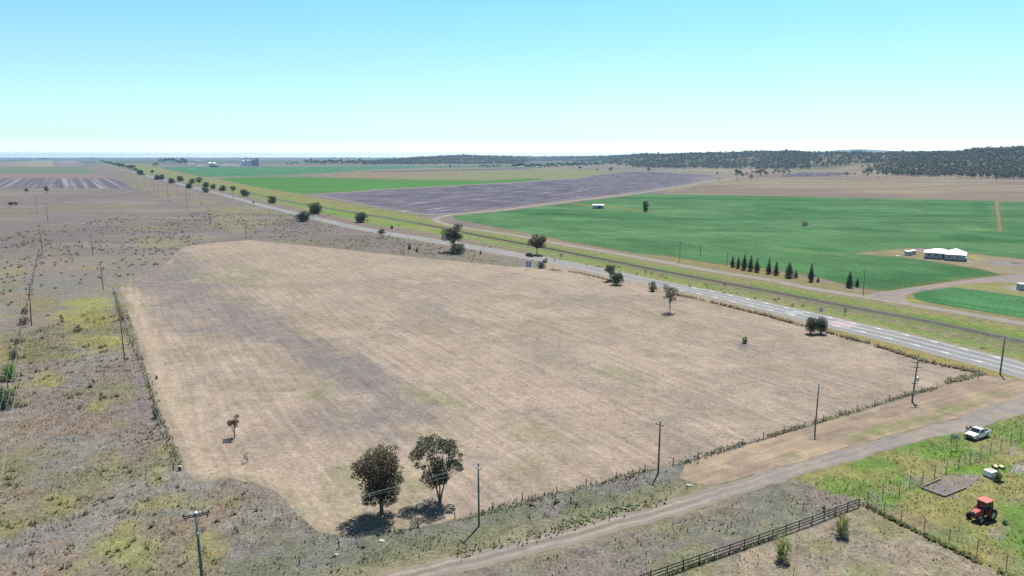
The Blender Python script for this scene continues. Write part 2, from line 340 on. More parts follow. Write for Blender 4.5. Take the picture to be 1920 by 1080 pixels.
    R_ = sh > 0
    v = fbm(X, Y, 13, 4, 6); w = fbm(X, Y, 5, 4, 2)
    cor = mixc(np.tile(A_((.185, .235, .06)), (len(X), 1)), A_((.25, .235, .11)), sst(.44, .6, v)); cor = mixc(cor, A_((.13, .26, .035)), sst(.52, .66, fbm(X/2, Y/2, 12, 4, 3))*.8)
    corL = inpoly(px, py, [(176, 296), (300, 314), (380, 331), (480, 350), (620, 375), (780, 403), (870, 425), (960, 434), (1185, 476), (1440, 504), (1600, 545), (1715, 556), (1920, 598), (2300, 650), (2300, 800), (1920, 690), (1765, 655), (1240, 534), (960, 478), (650, 424), (480, 384), (300, 338), (180, 305)])
    col = np.where((corL & R_)[:, None], cor, col)
    k = sst(30, 14, dh+10*(v-.5))*R_*corL; mz = sst(260, 420, Yd)
    col = mixc(col, mixc(np.tile(A_((.225, .195, .105)), (len(X), 1)), A_((.21, .17, .155)), mz), k*(.55+.4*mz))
    k = sst(4, 8, dr)*sst(22, 9, dr)*corL; col = mixc(col, A_((.15, .28, .045)), k*.7*sst(.4, .5, w))
    k = np.exp(-((dh-16.5-3*(v-.5))/3.6)**2)*R_*corL*sst(1180, 1350, px); col = mixc(col, mixc(np.tile(A_((.25, .205, .15)), (len(X), 1)), A_((.19, .165, .11)), sst(.4, .6, w)), k*.8)
    k = (sr > 0)*corL*sst(3, 14, dr); col = mixc(col, mixc(np.tile(A_((.235, .235, .085)), (len(X), 1)), A_((.20, .165, .10)), sst(.45, .6, w)), k*.65)
    k = sst(9, 4, dr)*corL; col = mixc(col, A_((.12, .13, .09)), k*.4)
    k = sst(11, 6, ds)*corL; col = mixc(col, A_((.25, .21, .13)), k*.6)
    k = (ss > 0)*sst(2, 12, ds)*corL*(px > 860); col = mixc(col, A_((.24, .19, .095)), k*.6)
    # near side verge of the highway
    k = (sh < 0)*sst(24, 13, dh)*(px > 1010)*(py > 480); olive = A_((.27, .235, .09))
    col = mixc(col, mixc(np.tile(TAN, (len(X), 1)), olive, sst(1480, 1560, px)), k*.95)
    k = sst(9.5, 6.5, dh)*(py > 440); col = mixc(col, A_((.30, .27, .20)), k*.5)
    # weeds between highway and paddock
    k = inpoly(px, py, [(470, 446), (700, 445), (850, 465), (1010, 490), (1010, 502), (960, 500), (700, 475)])
    col = mixc(col, A_((.19, .18, .12)), k*.6*sst(.42, .6, w))
    # olive ground beside the highway further out
    k = inpoly(px, py, [(160, 300), (300, 340), (420, 372), (560, 408), (440, 440), (330, 380), (250, 350)]); col = mixc(col, A_((.24, .23, .12)), k*.6*sst(.4, .6, v))
    # far pasture beyond the crop on the right
    k = inpoly(px, py, [(1240, 364), (1400, 330), (1300, 318), (1140, 312), (1000, 318), (1000, 300), (2600, 300), (2600, 385), (1920, 378), (1440, 368)])&(Yd > 600)
    p_ = mixc(np.tile(A_((.235, .185, .14)), (len(X), 1)), A_((.27, .235, .16)), sst(.45, .6, fbm(X/3, Y, 60, 4, 3))); p_ = mixc(p_, A_((.20, .155, .13)), sst(.5, .64, fbm(X/4, Y, 110, 3, 5)))
    col = np.where(k[:, None], p_, col)
    h = hill(X, Y); k = sst(1, 14, h); col = mixc(col, mixc(np.tile(A_((.13, .13, .085)), (len(X), 1)), A_((.24, .20, .14)), sst(.54, .66, fbm(X, Y, 150, 4, 1))), k)
    # the plain to the horizon: blue-green and brown blocks
    k = sst(4300, 5200, Yd)*(1-sst(1, 10, h)); q = np.floor(Y/1500+vnoise(X/2500, Y/9000, 1)*2); r = vnoise(q*3.7+np.floor(X/2600)*1.3, q*1.1, 4)
    blk = mixc(np.tile(A_((.10, .14, .08)), (len(X), 1)), A_((.19, .155, .125)), sst(.4, .6, r)); col = mixc(col, blk, k)
    return np.clip(col, .01, .9)
def axis(lo, flo, fhi, hi, st, gr):
    a = list(np.arange(flo, fhi+st, st)); s = st; x = a[-1]
    while x < hi: s *= gr; x += s; a.append(min(x, hi))
    s = st; x = a[0]; pre = []
    while x > lo: s *= gr; x -= s; pre.append(max(x, lo))
    return np.array(pre[::-1]+a)
xs = axis(-25000, -150, 150, 25000, 1.25, 1.035); ys = axis(-1500, 62, 250, 25000, 1.25, 1.0145)
gx, gy = np.meshgrid(xs, ys); X = gx.ravel(); Y = gy.ravel()
V = np.stack([X, Y, hill(X, Y)], 1); nx = len(xs); ny = len(ys)
i = np.arange(nx-1)[None, :]+np.arange(ny-1)[:, None]*nx; Q = np.stack([i, i+1, i+nx+1, i+nx], -1).reshape(-1, 4)
gm = ground_mat('rough_grassland', .55, 2.2, .28, .5, specks=.5, bump=.7)
tag(link('ground', npmesh('ground', V, Q, gm, land_col(X, Y), smooth=True)), kind='structure')

# ------------------------------------------------------------------ patches: fields, roads
def densify(P, st, closed=True, jit=0):
    P = list(P); out = []; n = len(P)
    for i in range(n if closed else n-1):
        a = np.array(P[i]); b = np.array(P[(i+1) % n]); k = max(1, int(np.hypot(*(b-a))/st)); k = min(k, 600)
        for j in range(k): out.append(a+(b-a)*j/k)
    out = np.array(out)
    if jit:
        nx_ = fbm(out[:, 0], out[:, 1], st*2.2, 3, 2)-.5; ny_ = fbm(out[:, 0], out[:, 1], st*2.2, 3, 6)-.5
        out = out+np.stack([nx_, ny_], 1)*jit*2
    return out
def patch(name, pxpoly, colf, mat, z, st=3, jit=.6, kind='structure', wpoly=None):
    W = wpoly if wpoly is not None else world(pxpoly)
    B = densify(W, st, True, jit); x0, y0 = B.min(0); x1, y1 = B.max(0)
    g = st
    while (x1-x0)*(y1-y0)/g/g > 45000: g *= 1.2
    ax, ay = np.meshgrid(np.arange(x0+g/2, x1, g), np.arange(y0+g/2, y1, g)); ax = ax.ravel(); ay = ay.ravel()
    m = inpoly(ax, ay, B)
    ax = ax[m]; ay = ay[m]; dd, _ = seg_dist(np.stack([ax, ay], 1), np.vstack([B, B[:1]])); m = dd > g*.4; ax = ax[m]; ay = ay[m]
    ax = ax+(rng.random(len(ax))-.5)*g*.3; ay = ay+(rng.random(len(ay))-.5)*g*.3
    c = B.mean(0)
    vs = [Vector((a-c[0], b-c[1])) for a, b in B]+[Vector((a-c[0], b-c[1])) for a, b in zip(ax, ay)]
    r = delaunay_2d_cdt(vs, [], [list(range(len(B)))], 1, 1e-4)
    V = np.array([[v[0]+c[0], v[1]+c[1], z] for v in r[0]]); T = np.array([f for f in r[2] if len(f) == 3], dtype=np.int32)
    e1 = V[T[:, 1]]-V[T[:, 0]]; e2 = V[T[:, 2]]-V[T[:, 0]]; fl = (e1[:, 0]*e2[:, 1]-e1[:, 1]*e2[:, 0]) < 0; T[fl] = T[fl][:, ::-1]
    col = colf(V[:, 0], V[:, 1]) if callable(colf) else np.tile(A_(colf), (len(V), 1))
    return tag(link(name, npmesh(name, V, T, mat, col)), kind=kind)
def tilec(X, c): return np.tile(A_(c), (len(X), 1))
adir = math.atan2(*(world([(290, 745), (365, 903)])[0]-world([(290, 745), (365, 903)])[1])[::-1])
hd = world([(1200, 536), (1640, 647)]); hdir = math.atan2(*(hd[1]-hd[0])[::-1])
def pad_col(X, Y):
    px, py = PX(X, Y); c = mixc(tilec(X, TAN), TAN*A_((.86, .88, .9)), sst(.42, .62, fbm(X, Y, 22, 4, 1)))
    c = mixc(c, TAN*A_((1.12, 1.13, 1.12)), sst(.5, .66, fbm(X, Y, 13, 4, 4))*.7); c = mixc(c, A_((.27, .245, .16)), sst(.56, .68, fbm(X, Y, 9, 4, 6))*.55)
    far = sst(520, 455, py); c = mixc(c, A_((.34, .275, .215)), far*.5)
    dk = A_((.215, .19, .183))
    for cx, cy, rx, ry, a, s in [(360, 545, 100, 34, 25, .8), (300, 525, 70, 16, 10, .75), (330, 575, 70, 24, 30, .5), (480, 610, 70, 26, 28, .75), (570, 650, 70, 24, 25, .9), (650, 690, 90, 26, 25, .95), (720, 740, 70, 24, 25, .85), (700, 790, 80, 26, 15, .75), (790, 780, 60, 18, 15, .7), (620, 790, 50, 20, 10, .5), (740, 830, 80, 16, 5, .55), (330, 600, 40, 22, 35, .45), (345, 490, 30, 14, 30, .5), (1130, 565, 60, 12, 8, .35), (860, 600, 50, 9, 20, .4), (800, 570, 40, 7, 10, .35), (1270, 790, 50, 9, -8, .5), (1300, 840, 60, 9, -14, .45), (900, 860, 40, 10, 0, .35), (1000, 640, 60, 14, 8, .25), (1060, 680, 60, 10, 10, .3), (1110, 720, 50, 8, 10, .25), (1500, 660, 60, 10, 12, .35), (1430, 620, 60, 8, 12, .3), (690, 870, 50, 16, 5, .35)]:
        c = mixc(c, dk, blob(px, py, cx, cy, rx*1.1, ry*1.25, X, Y, a, ns=10, w=.75)*s)
    for cx, cy, rx, ry, s in [(590, 740, 30, 10, .6), (640, 780, 20, 10, .5), (440, 560, 40, 10, .45), (570, 625, 20, 6, .5), (800, 745, 60, 10, .5), (900, 580, 40, 6, .35), (410, 520, 80, 10, .35), (460, 505, 70, 8, .3), (1030, 675, 18, 7, .4), (1140, 700, 40, 8, .3), (1170, 710, 60, 8, .3), (860, 760, 30, 6, .5), (780, 905, 30, 16, .6), (640, 890, 30, 14, .45), (650, 960, 26, 14, .5), (730, 900, 60, 10, .4), (1220, 590, 60, 8, .35), (1310, 615, 40, 6, .35)]:
        c = mixc(c, A_((.215, .225, .12)), blob(px, py, cx, cy, rx, ry, X, Y, 10, ns=7)*s)
    for cx, cy, rx, ry, s in [(780, 880, 60, 22, .5), (640, 960, 20, 22, .4), (400, 880, 30, 9, .7), (470, 880, 40, 12, .3), (540, 950, 30, 12, .4), (600, 990, 26, 12, .5), (1400, 840, 80, 14, .5), (900, 500, 300, 9, .25), (450, 465, 60, 7, .3)]:
        c = mixc(c, A_((.44, .36, .26)), blob(px, py, cx, cy, rx, ry, X, Y, 0, ns=6)*s)
    c = mixc(c, A_((.17, .15, .165)), blob(px, py, 1393, 649, 13, 4, X, Y, 0, ns=3)*.8); c = mixc(c, A_((.45, .37, .28)), blob(px, py, 1375, 655, 26, 2, X, Y, 12, ns=3)*.5)
    B = np.vstack([world(PAD), world(PAD[:1])]); d, _ = seg_dist(np.stack([X, Y], 1), B)
    k = sst(1.2, 2.2, d)*sst(5.5, 3.5, d)*(px < 640)*(py > 552)*sst(.3, .5, fbm(X, Y, 3, 3, 7)+.12); c = mixc(c, A_((.42, .34, .25)), k*.75)
    k = sst(1.6, .2, d+1.2*(fbm(X, Y, 2.5, 3, 1)-.5)); c = mixc(c, A_((.25, .22, .15)), k*.6)
    return c
pm = ground_mat('mown_dry_paddock', .44, 1.3, .15, .35, specks=.45, tint=((1.04, 1, .95), (.97, 1, 1.03)), rough=.85, streaks=[(hdir, .04, .75, .13), (adir, .010, .7, .10), (hdir+.5, .3, 1.6, .09)], bump=.4)
patch('paddock', PAD, pad_col, pm, .012, 1.6, .5)
def verge_col(X, Y):
    px, py = PX(X, Y); c = mixc(tilec(X, A_((.345, .27, .20))), A_((.27, .215, .175)), sst(.4, .62, fbm(X, Y, 7, 4, 2))*.8)
    for cx, cy, rx, ry, s in [(1780, 770, 50, 8, .8), (1680, 800, 90, 9, .6), (1850, 745, 40, 9, .6), (1500, 850, 60, 6, .6), (1620, 815, 40, 8, .5)]: c = mixc(c, A_((.20, .225, .10)), blob(px, py, cx, cy, rx, ry, X, Y, -14, ns=5)*s)
    return mixc(c, A_((.45, .37, .265)), sst(.55, .68, fbm(X, Y, 5, 4, 5))*.5)
vm = ground_mat('mown_verge', .24, 2.6, .14, .4, streaks=[(math.atan2(*(world([(1400, 835), (1600, 778)])[1]-world([(1400, 835), (1600, 778)])[0])[::-1]), .06, .7, .2)], bump=.35)
patch('mown_verge', VERGE, verge_col, vm, .014, 1.4, .5)

def rowmat(name, dirpx, period, c2, amt, fine=.25, distort=.25, extra=None, med=.2, msc=.02, along=.004, lo=.4, hi=.62):
    """field with drilled or ploughed rows: bands across the row direction"""
    a, b_ = world(dirpx); ang = math.atan2(*(b_-a)[::-1])
    m, nt, b = newmat(name); p = wpos(nt); at = N(nt, 'ShaderNodeAttribute', attribute_name='col').outputs['Color']
    mv = mapping(nt, p, ang, (1, 1, 1)); sx = N(nt, 'ShaderNodeSeparateXYZ'); nt.links.new(mv, sx.inputs[0])
    lon = mapping(nt, p, ang, (along, 1/period, 1)); n = noise(nt, lon, 1, 4, .7)
    lon2 = mapping(nt, p, ang, (along*4, 2.2/period, 1)); n2 = noise(nt, lon2, 1, 3, .7)
    nm = noise(nt, p, msc, 4, .6, .4)
    f = mapr(nt, n, lo, hi, 0, 1); f = math_(nt, 'MULTIPLY', f, mapr(nt, n2, .35, .6, .35, 1))
    col = mixrgb(nt, math_(nt, 'MULTIPLY', f, amt), at, c2)
    col = vscale(nt, col, math_(nt, 'MULTIPLY', math_(nt, 'MULTIPLY', mapr(nt, nm, .3, .7, 1-med, 1+med), ALB), mapr(nt, noise(nt, p, .8, 3), .3, .7, 1-fine, 1+fine)))
    nt.links.new(col, b.inputs['Base Color']); b.inputs['Roughness'].default_value = 1; b.inputs['Specular IOR Level'].default_value = .05
    return m
# big emerald crop
CROP = [(852, 404), (900, 400), (960, 394.5), (1085, 378.5), (1210, 363), (1300, 364.5), (1440, 367.5), (1600, 371), (1760, 374), (1866, 377), (1869, 405), (1872, 434), (1875, 434), (1873, 405), (1871, 378), (1930, 378), (2100, 380), (2300, 500), (1960, 491), (1920, 486), (1810, 474), (1740, 466), (1700, 465), (1650, 470), (1600, 475.5), (1690, 482), (1760, 492), (1840, 505), (1877, 515.5), (1820, 522), (1760, 530), (1700, 539), (1665, 545), (1640, 545), (1600, 538), (1540, 522), (1440, 504), (1335, 494), (1247, 480), (1185, 474), (1085, 456), (960, 432), (900, 420.5), (850, 410)]
def crop_col(X, Y):
    px, py = PX(X, Y); c = mixc(tilec(X, A_((.084, .195, .078))), A_((.112, .232, .098)), sst(.42, .6, fbm(X/3, Y, 60, 4, 1)))
    c = mixc(c, A_((.045, .145, .05)), sst(.54, .66, fbm(X/5, Y, 30, 4, 3))*.7)
    for cx, cy, rx, ry, s in [(1050, 403, 110, 4, .8), (1180, 404, 120, 4, .5), (1500, 395, 120, 6, .7), (1640, 400, 80, 5, .5), (1400, 398, 90, 4, .5), (1840, 395, 16, 16, .6), (1640, 432, 110, 3.5, .7), (1810, 445, 90, 7, .8), (1900, 430, 50, 20, .6), (1830, 510, 50, 6, .8), (1780, 500, 60, 3, .6), (1080, 430, 60, 3, .5), (1180, 450, 60, 3, .5), (1720, 520, 50, 4, .5), (1550, 468, 40, 3, .7)]:
        c = mixc(c, A_((.04, .135, .045)), blob(px, py, cx, cy, rx, ry, X, Y, 3, ns=30)*s)
    for cx, cy, rx, ry, s in [(1100, 385, 60, 2.5, .9), (1180, 391.5, 60, 2, .8), (1075, 381, 20, 2, .6), (1220, 398, 40, 1.5, .5)]: c = mixc(c, A_((.21, .22, .09)), blob(px, py, cx, cy, rx, ry, X, Y, 6, ns=20)*s)
    for cx, cy, rx, ry, s in [(1550, 477, 90, 3, .5), (1480, 468, 60, 3, .4), (1820, 428, 40, 4, .5)]: c = mixc(c, A_((.17, .25, .09)), blob(px, py, cx, cy, rx, ry, X, Y, 6, ns=20)*s)
    B = world(CROP); d, _ = seg_dist(np.stack([X, Y], 1), np.vstack([B, B[:1]])); c = mixc(c, A_((.16, .17, .06)), sst(3.5, .5, d)*.7)
    return c
cm = rowmat('green_wheat', [(960, 432), (1335, 494)], 5, (.035, .115, .045),   .6, .3, med=.2, along=.03, lo=.46, hi=.6)
patch('crop_field', CROP, crop_col, cm, .03, 6, .9)
CROP2 = [(1709, 552), (1727, 546), (1786, 539), (1850, 547), (1920, 557), (2050, 572), (2050, 622), (1920, 596.5), (1815, 580), (1740, 567), (1715, 560)]
patch('crop_field', CROP2, lambda X, Y: mixc(tilec(X, (.075, .20, .08)), A_((.06, .165, .06)), sst(.45, .6, fbm(X, Y, 12, 4, 3))), cm, .03, 3, .6)
YARD = [(1604, 475.5), (1650, 471), (1700, 466), (1740, 467), (1810, 475), (1920, 487.5), (2050, 500), (2050, 600), (1920, 556), (1850, 546), (1790, 538.5), (1740, 541), (1705, 551), (1712, 562), (1740, 569), (1690, 565), (1640, 556), (1650, 547), (1700, 540.5), (1760, 531.5), (1820, 523.5), (1880, 516), (1840, 504), (1760, 490), (1690, 481.5)]
def yard_col(X, Y):
    px, py = PX(X, Y); c = mixc(tilec(X, (.245, .205, .115)), A_((.265, .22, .15)), sst(.42, .6, fbm(X, Y, 14, 4, 3)))
    c = mixc(c, A_((.23, .25, .08)), sst(520, 540, py)*.8); c = mixc(c, A_((.24, .25, .07)), blob(px, py, 1720, 566, 26, 5, X, Y, 5, ns=8)*.8)
    for cx, cy, rx, ry, s, cc in [(1890, 494, 46, 5.5, .95, (.25, .235, .25)), (1905, 494, 16, 1.6, .8, (.12, .11, .11)), (1905, 506, 30, 5, .6, (.27, .24, .17)), (1910, 542, 26, 5, .9, (.30, .285, .30)), (1735, 467.5, 14, 1.3, .8, (.33, .32, .35)), (1690, 474, 26, 3, .4, (.23, .25, .1)), (1830, 484, 12, 3, .8, (.30, .31, .12)), (1780, 490, 60, 2, .4, (.22, .25, .1))]:
        c = mixc(c, A_(cc), blob(px, py, cx, cy, rx, ry, X, Y, 3, ns=10)*s)
    return c
fm = ground_mat('far_grass', .2, 1.5, .18, .12, bump=0)
patch('farmyard_grass', YARD, yard_col, fm, .02, 2.5, .5)
dm = ground_mat('gravel', .14, 2, .12, .2, bump=.1, tint=((1.03, 1, .96), (.98, 1, 1.03)))
patch('driveway', [(1622, 554), (1650, 548.5), (1700, 541.5), (1760, 533), (1820, 525), (1885, 517), (1930, 513), (2050, 514), (2050, 534), (1920, 531), (1880, 529.5), (1820, 531.5), (1780, 537.5), (1725, 544.5), (1703, 550), (1697, 556), (1702, 566), (1660, 561)],
      lambda X, Y: mixc(tilec(X, (.27, .24, .235)), A_((.31, .25, .23)), sst(.4, .6, fbm(X, Y, 12, 3, 2))), dm, .034, 2.5, .35)
# ploughed field, green fields and contour field beyond
PL = [(583, 365.5), (640, 362), (700, 357.5), (780, 352.3), (870, 347.5), (960, 342.8), (1040, 337.5), (1085, 334.5), (1110, 330), (1140, 326), (1180, 323), (1230, 323.5), (1300, 326), (1345, 329.5), (1362, 333), (1310, 342.5), (1210, 358.3), (1085, 373.3), (960, 389), (880, 397.5), (830, 403), (800, 403), (760, 398.5), (700, 388), (640, 376)]
def pl_col(X, Y):
    px, py = PX(X, Y); c = mixc(tilec(X, (.115, .105, .135)), A_((.145, .13, .155)), sst(.4, .6, fbm(X, Y, 60, 3, 3)))
    c = mixc(c, A_((.085, .075, .10)), sst(327.5, 324, py)*.8); c = mixc(c, A_((.26, .235, .225)), sst(329, 332, py)*sst(1280, 1330, px)*.6)
    B = world(PL); d, _ = seg_dist(np.stack([X, Y], 1), np.vstack([B, B[:1]])); c = mixc(c, A_((.33, .29, .25)), sst(9, 2, d)*.7*(py > 330))
    return c
plm = rowmat('ploughed_soil', [(960, 389), (1310, 342.5)], 8, (.40, .38, .44), .8, .2, med=.15, lo=.52, hi=.66, along=.012)
patch('ploughed_field', PL, pl_col, plm, .06, 12, 1.5)
patch('green_field', [(407, 335), (450, 332.6), (512, 331.2), (575, 332), (640, 334), (780, 337.5), (905, 339), (960, 336.3), (1005, 334.5), (1020, 337), (960, 341.8), (870, 346.5), (780, 351), (700, 356), (605, 362), (568, 363.5), (530, 358), (480, 349.5), (440, 342)],
      lambda X, Y: mixc(tilec(X, (.085, .215, .05)), A_((.075, .19, .045)), sst(.4, .6, fbm(X/3, Y, 60, 3, 3))), rowmat('young_cereal', [(480, 332), (700, 336)], 9, (.095, .235, .055), .4, .12, med=.08), .06, 14, 1.5)
patch('green_field', [(300, 314.5), (310, 313), (480, 313), (640, 311.8), (795, 311), (800, 314), (730, 316.8), (690, 318.5), (605, 324.5), (540, 328), (480, 329.5), (381, 331.3), (340, 323)],
      lambda X, Y: mixc(tilec(X, (.085, .22, .10)), A_((.075, .19, .09)), sst(.4, .6, fbm(X/3, Y, 90, 3, 3))), rowmat('far_cereal', [(480, 320), (700, 316)], 25, (.07, .20, .07), .4, .1), .1, 30, 3)
CONT = [(560, 328.5), (605, 325.5), (692, 319.5), (800, 315.5), (880, 315), (960, 316.5), (1080, 318), (1180, 322), (1140, 325.5), (1110, 329), (1085, 333.5), (1040, 336.5), (1020, 336), (1005, 333.5), (960, 335), (905, 338), (780, 336.5), (640, 333), (590, 331.5)]
def cont_col(X, Y):
    px, py = PX(X, Y); c = mixc(tilec(X, (.235, .185, .125)), A_((.22, .21, .11)), sst(780, 1000, px)*.9)
    c = mixc(c, A_((.19, .24, .09)), sst(.5, .62, fbm(X/2, Y, 80, 3, 5))*.6)
    w = (px-800)*.022+py*1.0; s = np.abs(((w-326)/4.2) % 1-.5)*2; c = mixc(c, A_((.12, .19, .05)), sst(.80, .97, s)*(px > 800)*.75)
    w2 = np.abs(py-(322.2-(px-690)*.0195)); c = mixc(c, A_((.12, .095, .115)), sst(1.5, .8, w2)*sst(680, 700, px)*.95)
    return c
patch('contour_field', CONT, cont_col, ground_mat('far_pasture', .12, .3, .12, .05, bump=0), .055, 12, 2)
patch('green_field', [(790, 312), (870, 310.5), (960, 309), (1060, 307), (1140, 306), (1160, 308), (1040, 312), (960, 314.5), (880, 313.8), (810, 314.8)], (.09, .17, .075), fm, .08, 40, 4)
patch('ploughed_field', [(1465, 331), (1480, 324.5), (1520, 322.3), (1590, 322.8), (1600, 326), (1570, 329), (1520, 330.7)], (.10, .085, .11), plm, .3, 12, 3)
# fields on the left plain
lf = world([(250, 354), (215, 335)]); L0 = [(-60, 334), (110, 334), (217, 335.2), (232, 343), (250, 354), (120, 352.5), (-60, 352)]
patch('ploughed_field', L0, lambda X, Y: mixc(tilec(X, (.12, .11, .14)), A_((.15, .13, .155)), sst(.4, .6, fbm(X, Y, 60, 3, 3))), rowmat('striped_fallow', [(118, 353), (115.5, 334)], 14, (.36, .33, .37), .8, .1, med=.1, along=.0004, lo=.46, hi=.6), .06, 12, 1.5)
patch('fallow_field', [(-60, 325.5), (180, 326), (213, 334.3), (110, 333.4), (-60, 333.4)], (.23, .175, .165), fm, .07, 25, 2)
patch('green_field', [(-60, 313.5), (160, 313.2), (178, 325.5), (-60, 325)], lambda X, Y: mixc(tilec(X, (.13, .19, .12)), A_((.15, .175, .12)), sst(.4, .6, fbm(X/4, Y, 120, 3, 3))), fm, .08, 40, 3)
patch('fallow_field', [(-60, 303), (50, 302.5), (60, 301), (100, 301), (102, 312.2), (-60, 312.4)], lambda X, Y: mixc(tilec(X, (.25, .205, .19)), A_((.27, .26, .16)), sst(10, 70, PX(X, Y)[0])), fm, .09, 80, 5)
patch('ploughed_field', [(104, 301), (138, 299.3), (150, 304), (164, 312.3), (104, 312.3)], (.21, .165, .165), rowmat('far_striped_fallow', [(112, 312), (114, 302)], 50, (.32, .28, .28), .8, .1, along=.0002), .09, 80, 4)

def strip(name, L, wl, wr, mat, z, col=None, jit=0, n=3, st=2.5, kind='structure', parent=None, label=None):
    """ribbon along polyline L: wl / wr = width left / right (numbers or functions of the x,y array)"""
    pts = [L[0]]; acc = 0
    for a, b in zip(L[:-1], L[1:]):
        d = np.hypot(*(b-a)); stl = max(st, .02*min(np.hypot(*a), np.hypot(*b))*.5); k = max(1, int(d/stl))
        for j in range(1, k+1): pts.append(a+(b-a)*j/k)
    P = np.array(pts); T = np.gradient(P, axis=0); T /= np.hypot(T[:, 0], T[:, 1])[:, None]; Nn = np.stack([-T[:, 1], T[:, 0]], 1)
    WL = wl(P) if callable(wl) else np.full(len(P), float(wl)); WR = wr(P) if callable(wr) else np.full(len(P), float(wr))
    if jit: WL = WL+(fbm(P[:, 0], P[:, 1], 3, 3, 1)-.5)*2*jit; WR = WR+(fbm(P[:, 0], P[:, 1], 3, 3, 4)-.5)*2*jit
    rows = [P+Nn*(WL*(1-t)-WR*t)[:, None] for t in np.linspace(0, 1, n)]
    V = np.stack(rows, 1).reshape(-1, 2); tt = np.tile(np.linspace(-1, 1, n), len(P))
    i = np.arange(n-1)[None, :]+np.arange(len(P)-1)[:, None]*n; Q = np.stack([i, i+1, i+n+1, i+n], -1).reshape(-1, 4)[:, ::-1]
    c = col(V[:, 0], V[:, 1], tt) if callable(col) else (np.tile(A_(col), (len(V), 1)) if col is not None else None)
    V3 = np.column_stack([V, np.full(len(V), z)])
    e1 = V3[Q[0, 1]]-V3[Q[0, 0]]; e2 = V3[Q[0, 2]]-V3[Q[0, 0]]
    if e1[0]*e2[1]-e1[1]*e2[0] < 0: Q = Q[:, ::-1]
    o = link(name, npmesh(name, V3, Q, mat, c), parent)
    if parent is None: tag(o, kind=kind)
    return o
# highway: 10 m seal that widens towards the junction at the right
def wr(P): return 4.9+3.4*sst(70, 105, P[:, 0])
def wl(P): return 4.9+.6*sst(60, 110, P[:, 0])
asph = ground_mat('worn_asphalt', .06, 5, .06, .25, streaks=[(hdir, .02, 1.2, .05)], bump=.05, tint=((1.02, 1, .97), (.98, 1, 1.02)))
def ac(X, Y, t):
    c = mixc(tilec(X, (.23, .235, .24)), A_((.265, .27, .27)), sst(.4, .6, fbm(X, Y, 18, 3, 2))); c = mixc(c, A_((.34, .34, .335)), sst(.25, .55, 1-np.abs(np.abs(t)-.45)*2.2)*.4)
    return mixc(c, A_((.36, .34, .29)), sst(.88, 1, np.abs(t)))
hw = strip('highway', HWY, wl, wr, asph, .03, ac, .12, 9)
def offs(L, o):
    T = np.gradient(L, axis=0); T /= np.hypot(T[:, 0], T[:, 1])[:, None]; return L+np.stack([-T[:, 1], T[:, 0]], 1)*(o if np.isscalar(o) else o[:, None])
def arc(L):
    d = np.concatenate([[0], np.cumsum(np.hypot(*np.diff(L, axis=0).T))]); return d
def resample(L, s): d = arc(L); return np.stack([np.interp(s, d, L[:, 0]), np.interp(s, d, L[:, 1])], 1)
ARC = arc(HWY); near_s = np.arange(np.interp(0, HWY[:, 0], ARC) if False else ARC[-1]-900, ARC[-1], 2.0); NH = resample(HWY, near_s)
for o_, w in ((4.0, .075), (-4.0, .075)): strip('edge_line', offs(NH[-260:], o_), w, w, M['paint'], .036, parent=hw)
cl = NH[NH[:, 0] > 60]; strip('centre_line', offs(cl, .12), .07, .07, M['paint'], .036, parent=hw); strip('centre_line', offs(cl, -.55), .07, .07, M['paint'], .036, parent=hw)
mb = MB()
s0 = ARC[-1]-880
while s0 < ARC[-1]-250:
    a, b = resample(HWY, [s0, s0+4]); d = (b-a)/np.hypot(*(b-a)); n_ = np.array([-d[1], d[0]])*.08
    mb.add([(*(a-n_), .036), (*(b-n_), .036), (*(b+n_), .036), (*(a+n_), .036)], [(0, 1, 2, 3)]); s0 += 11
mb.build('centre_dashes', M['paint'], hw)
# speed-calming teeth along both edge lines
def s_at(px, py):
    g = A_(G(px, py)); return near_s[np.argmin(np.hypot(*(NH-g).T))]
mb = MB(); sa = s_at(1275, 540); sb = s_at(1870, 678); s = sa; k = 0
while s < sb:
    for sd, o0 in ((1, 4.0), (-1, 4.0)):
        a, b = resample(HWY, [s, s+3.6]); d = (b-a)/np.hypot(*(b-a)); n_ = np.array([-d[1], d[0]])*sd
        q = [a+n_*o0, b+n_*o0, b+n_*(o0-.95), b+n_*(o0-.75)-d*1.2]
        q = [a+n_*(o0+.05), b+n_*(o0+.15), b+n_*(o0-.6)]
        if sd < 0: q = q[::-1]
        mb.add([(*v, .040) for v in q], [(0, 1, 2)])
    s += 8.2; k += 1
mb.build('edge_teeth', M['paint'], hw)
strip('red_pavement', resample(HWY, np.arange(s_at(1556, 602), s_at(1612, 614), 1.5)), 3.6, 3.6, M['redpaint'], .034, parent=hw)
mb = MB()
for px, py in ((1480, 584),):
    s = s_at(px, py)
    for o_ in (1.9, -1.9):
        a, b = resample(HWY, [s, s+5.5]); d = (b-a)/np.hypot(*(b-a)); n_ = np.array([-d[1], d[0]]); cc = a+n_*o_
        for e in (-.5, .5): 
            q = [cc+n_*(e-.12), cc+d*4+n_*(e-.12), cc+d*4+n_*(e+.12), cc+n_*(e+.12)]; mb.add([(*v, .041) for v in q], [(0, 1, 2, 3)])
mb.build('lane_marking', M['paint'], hw)
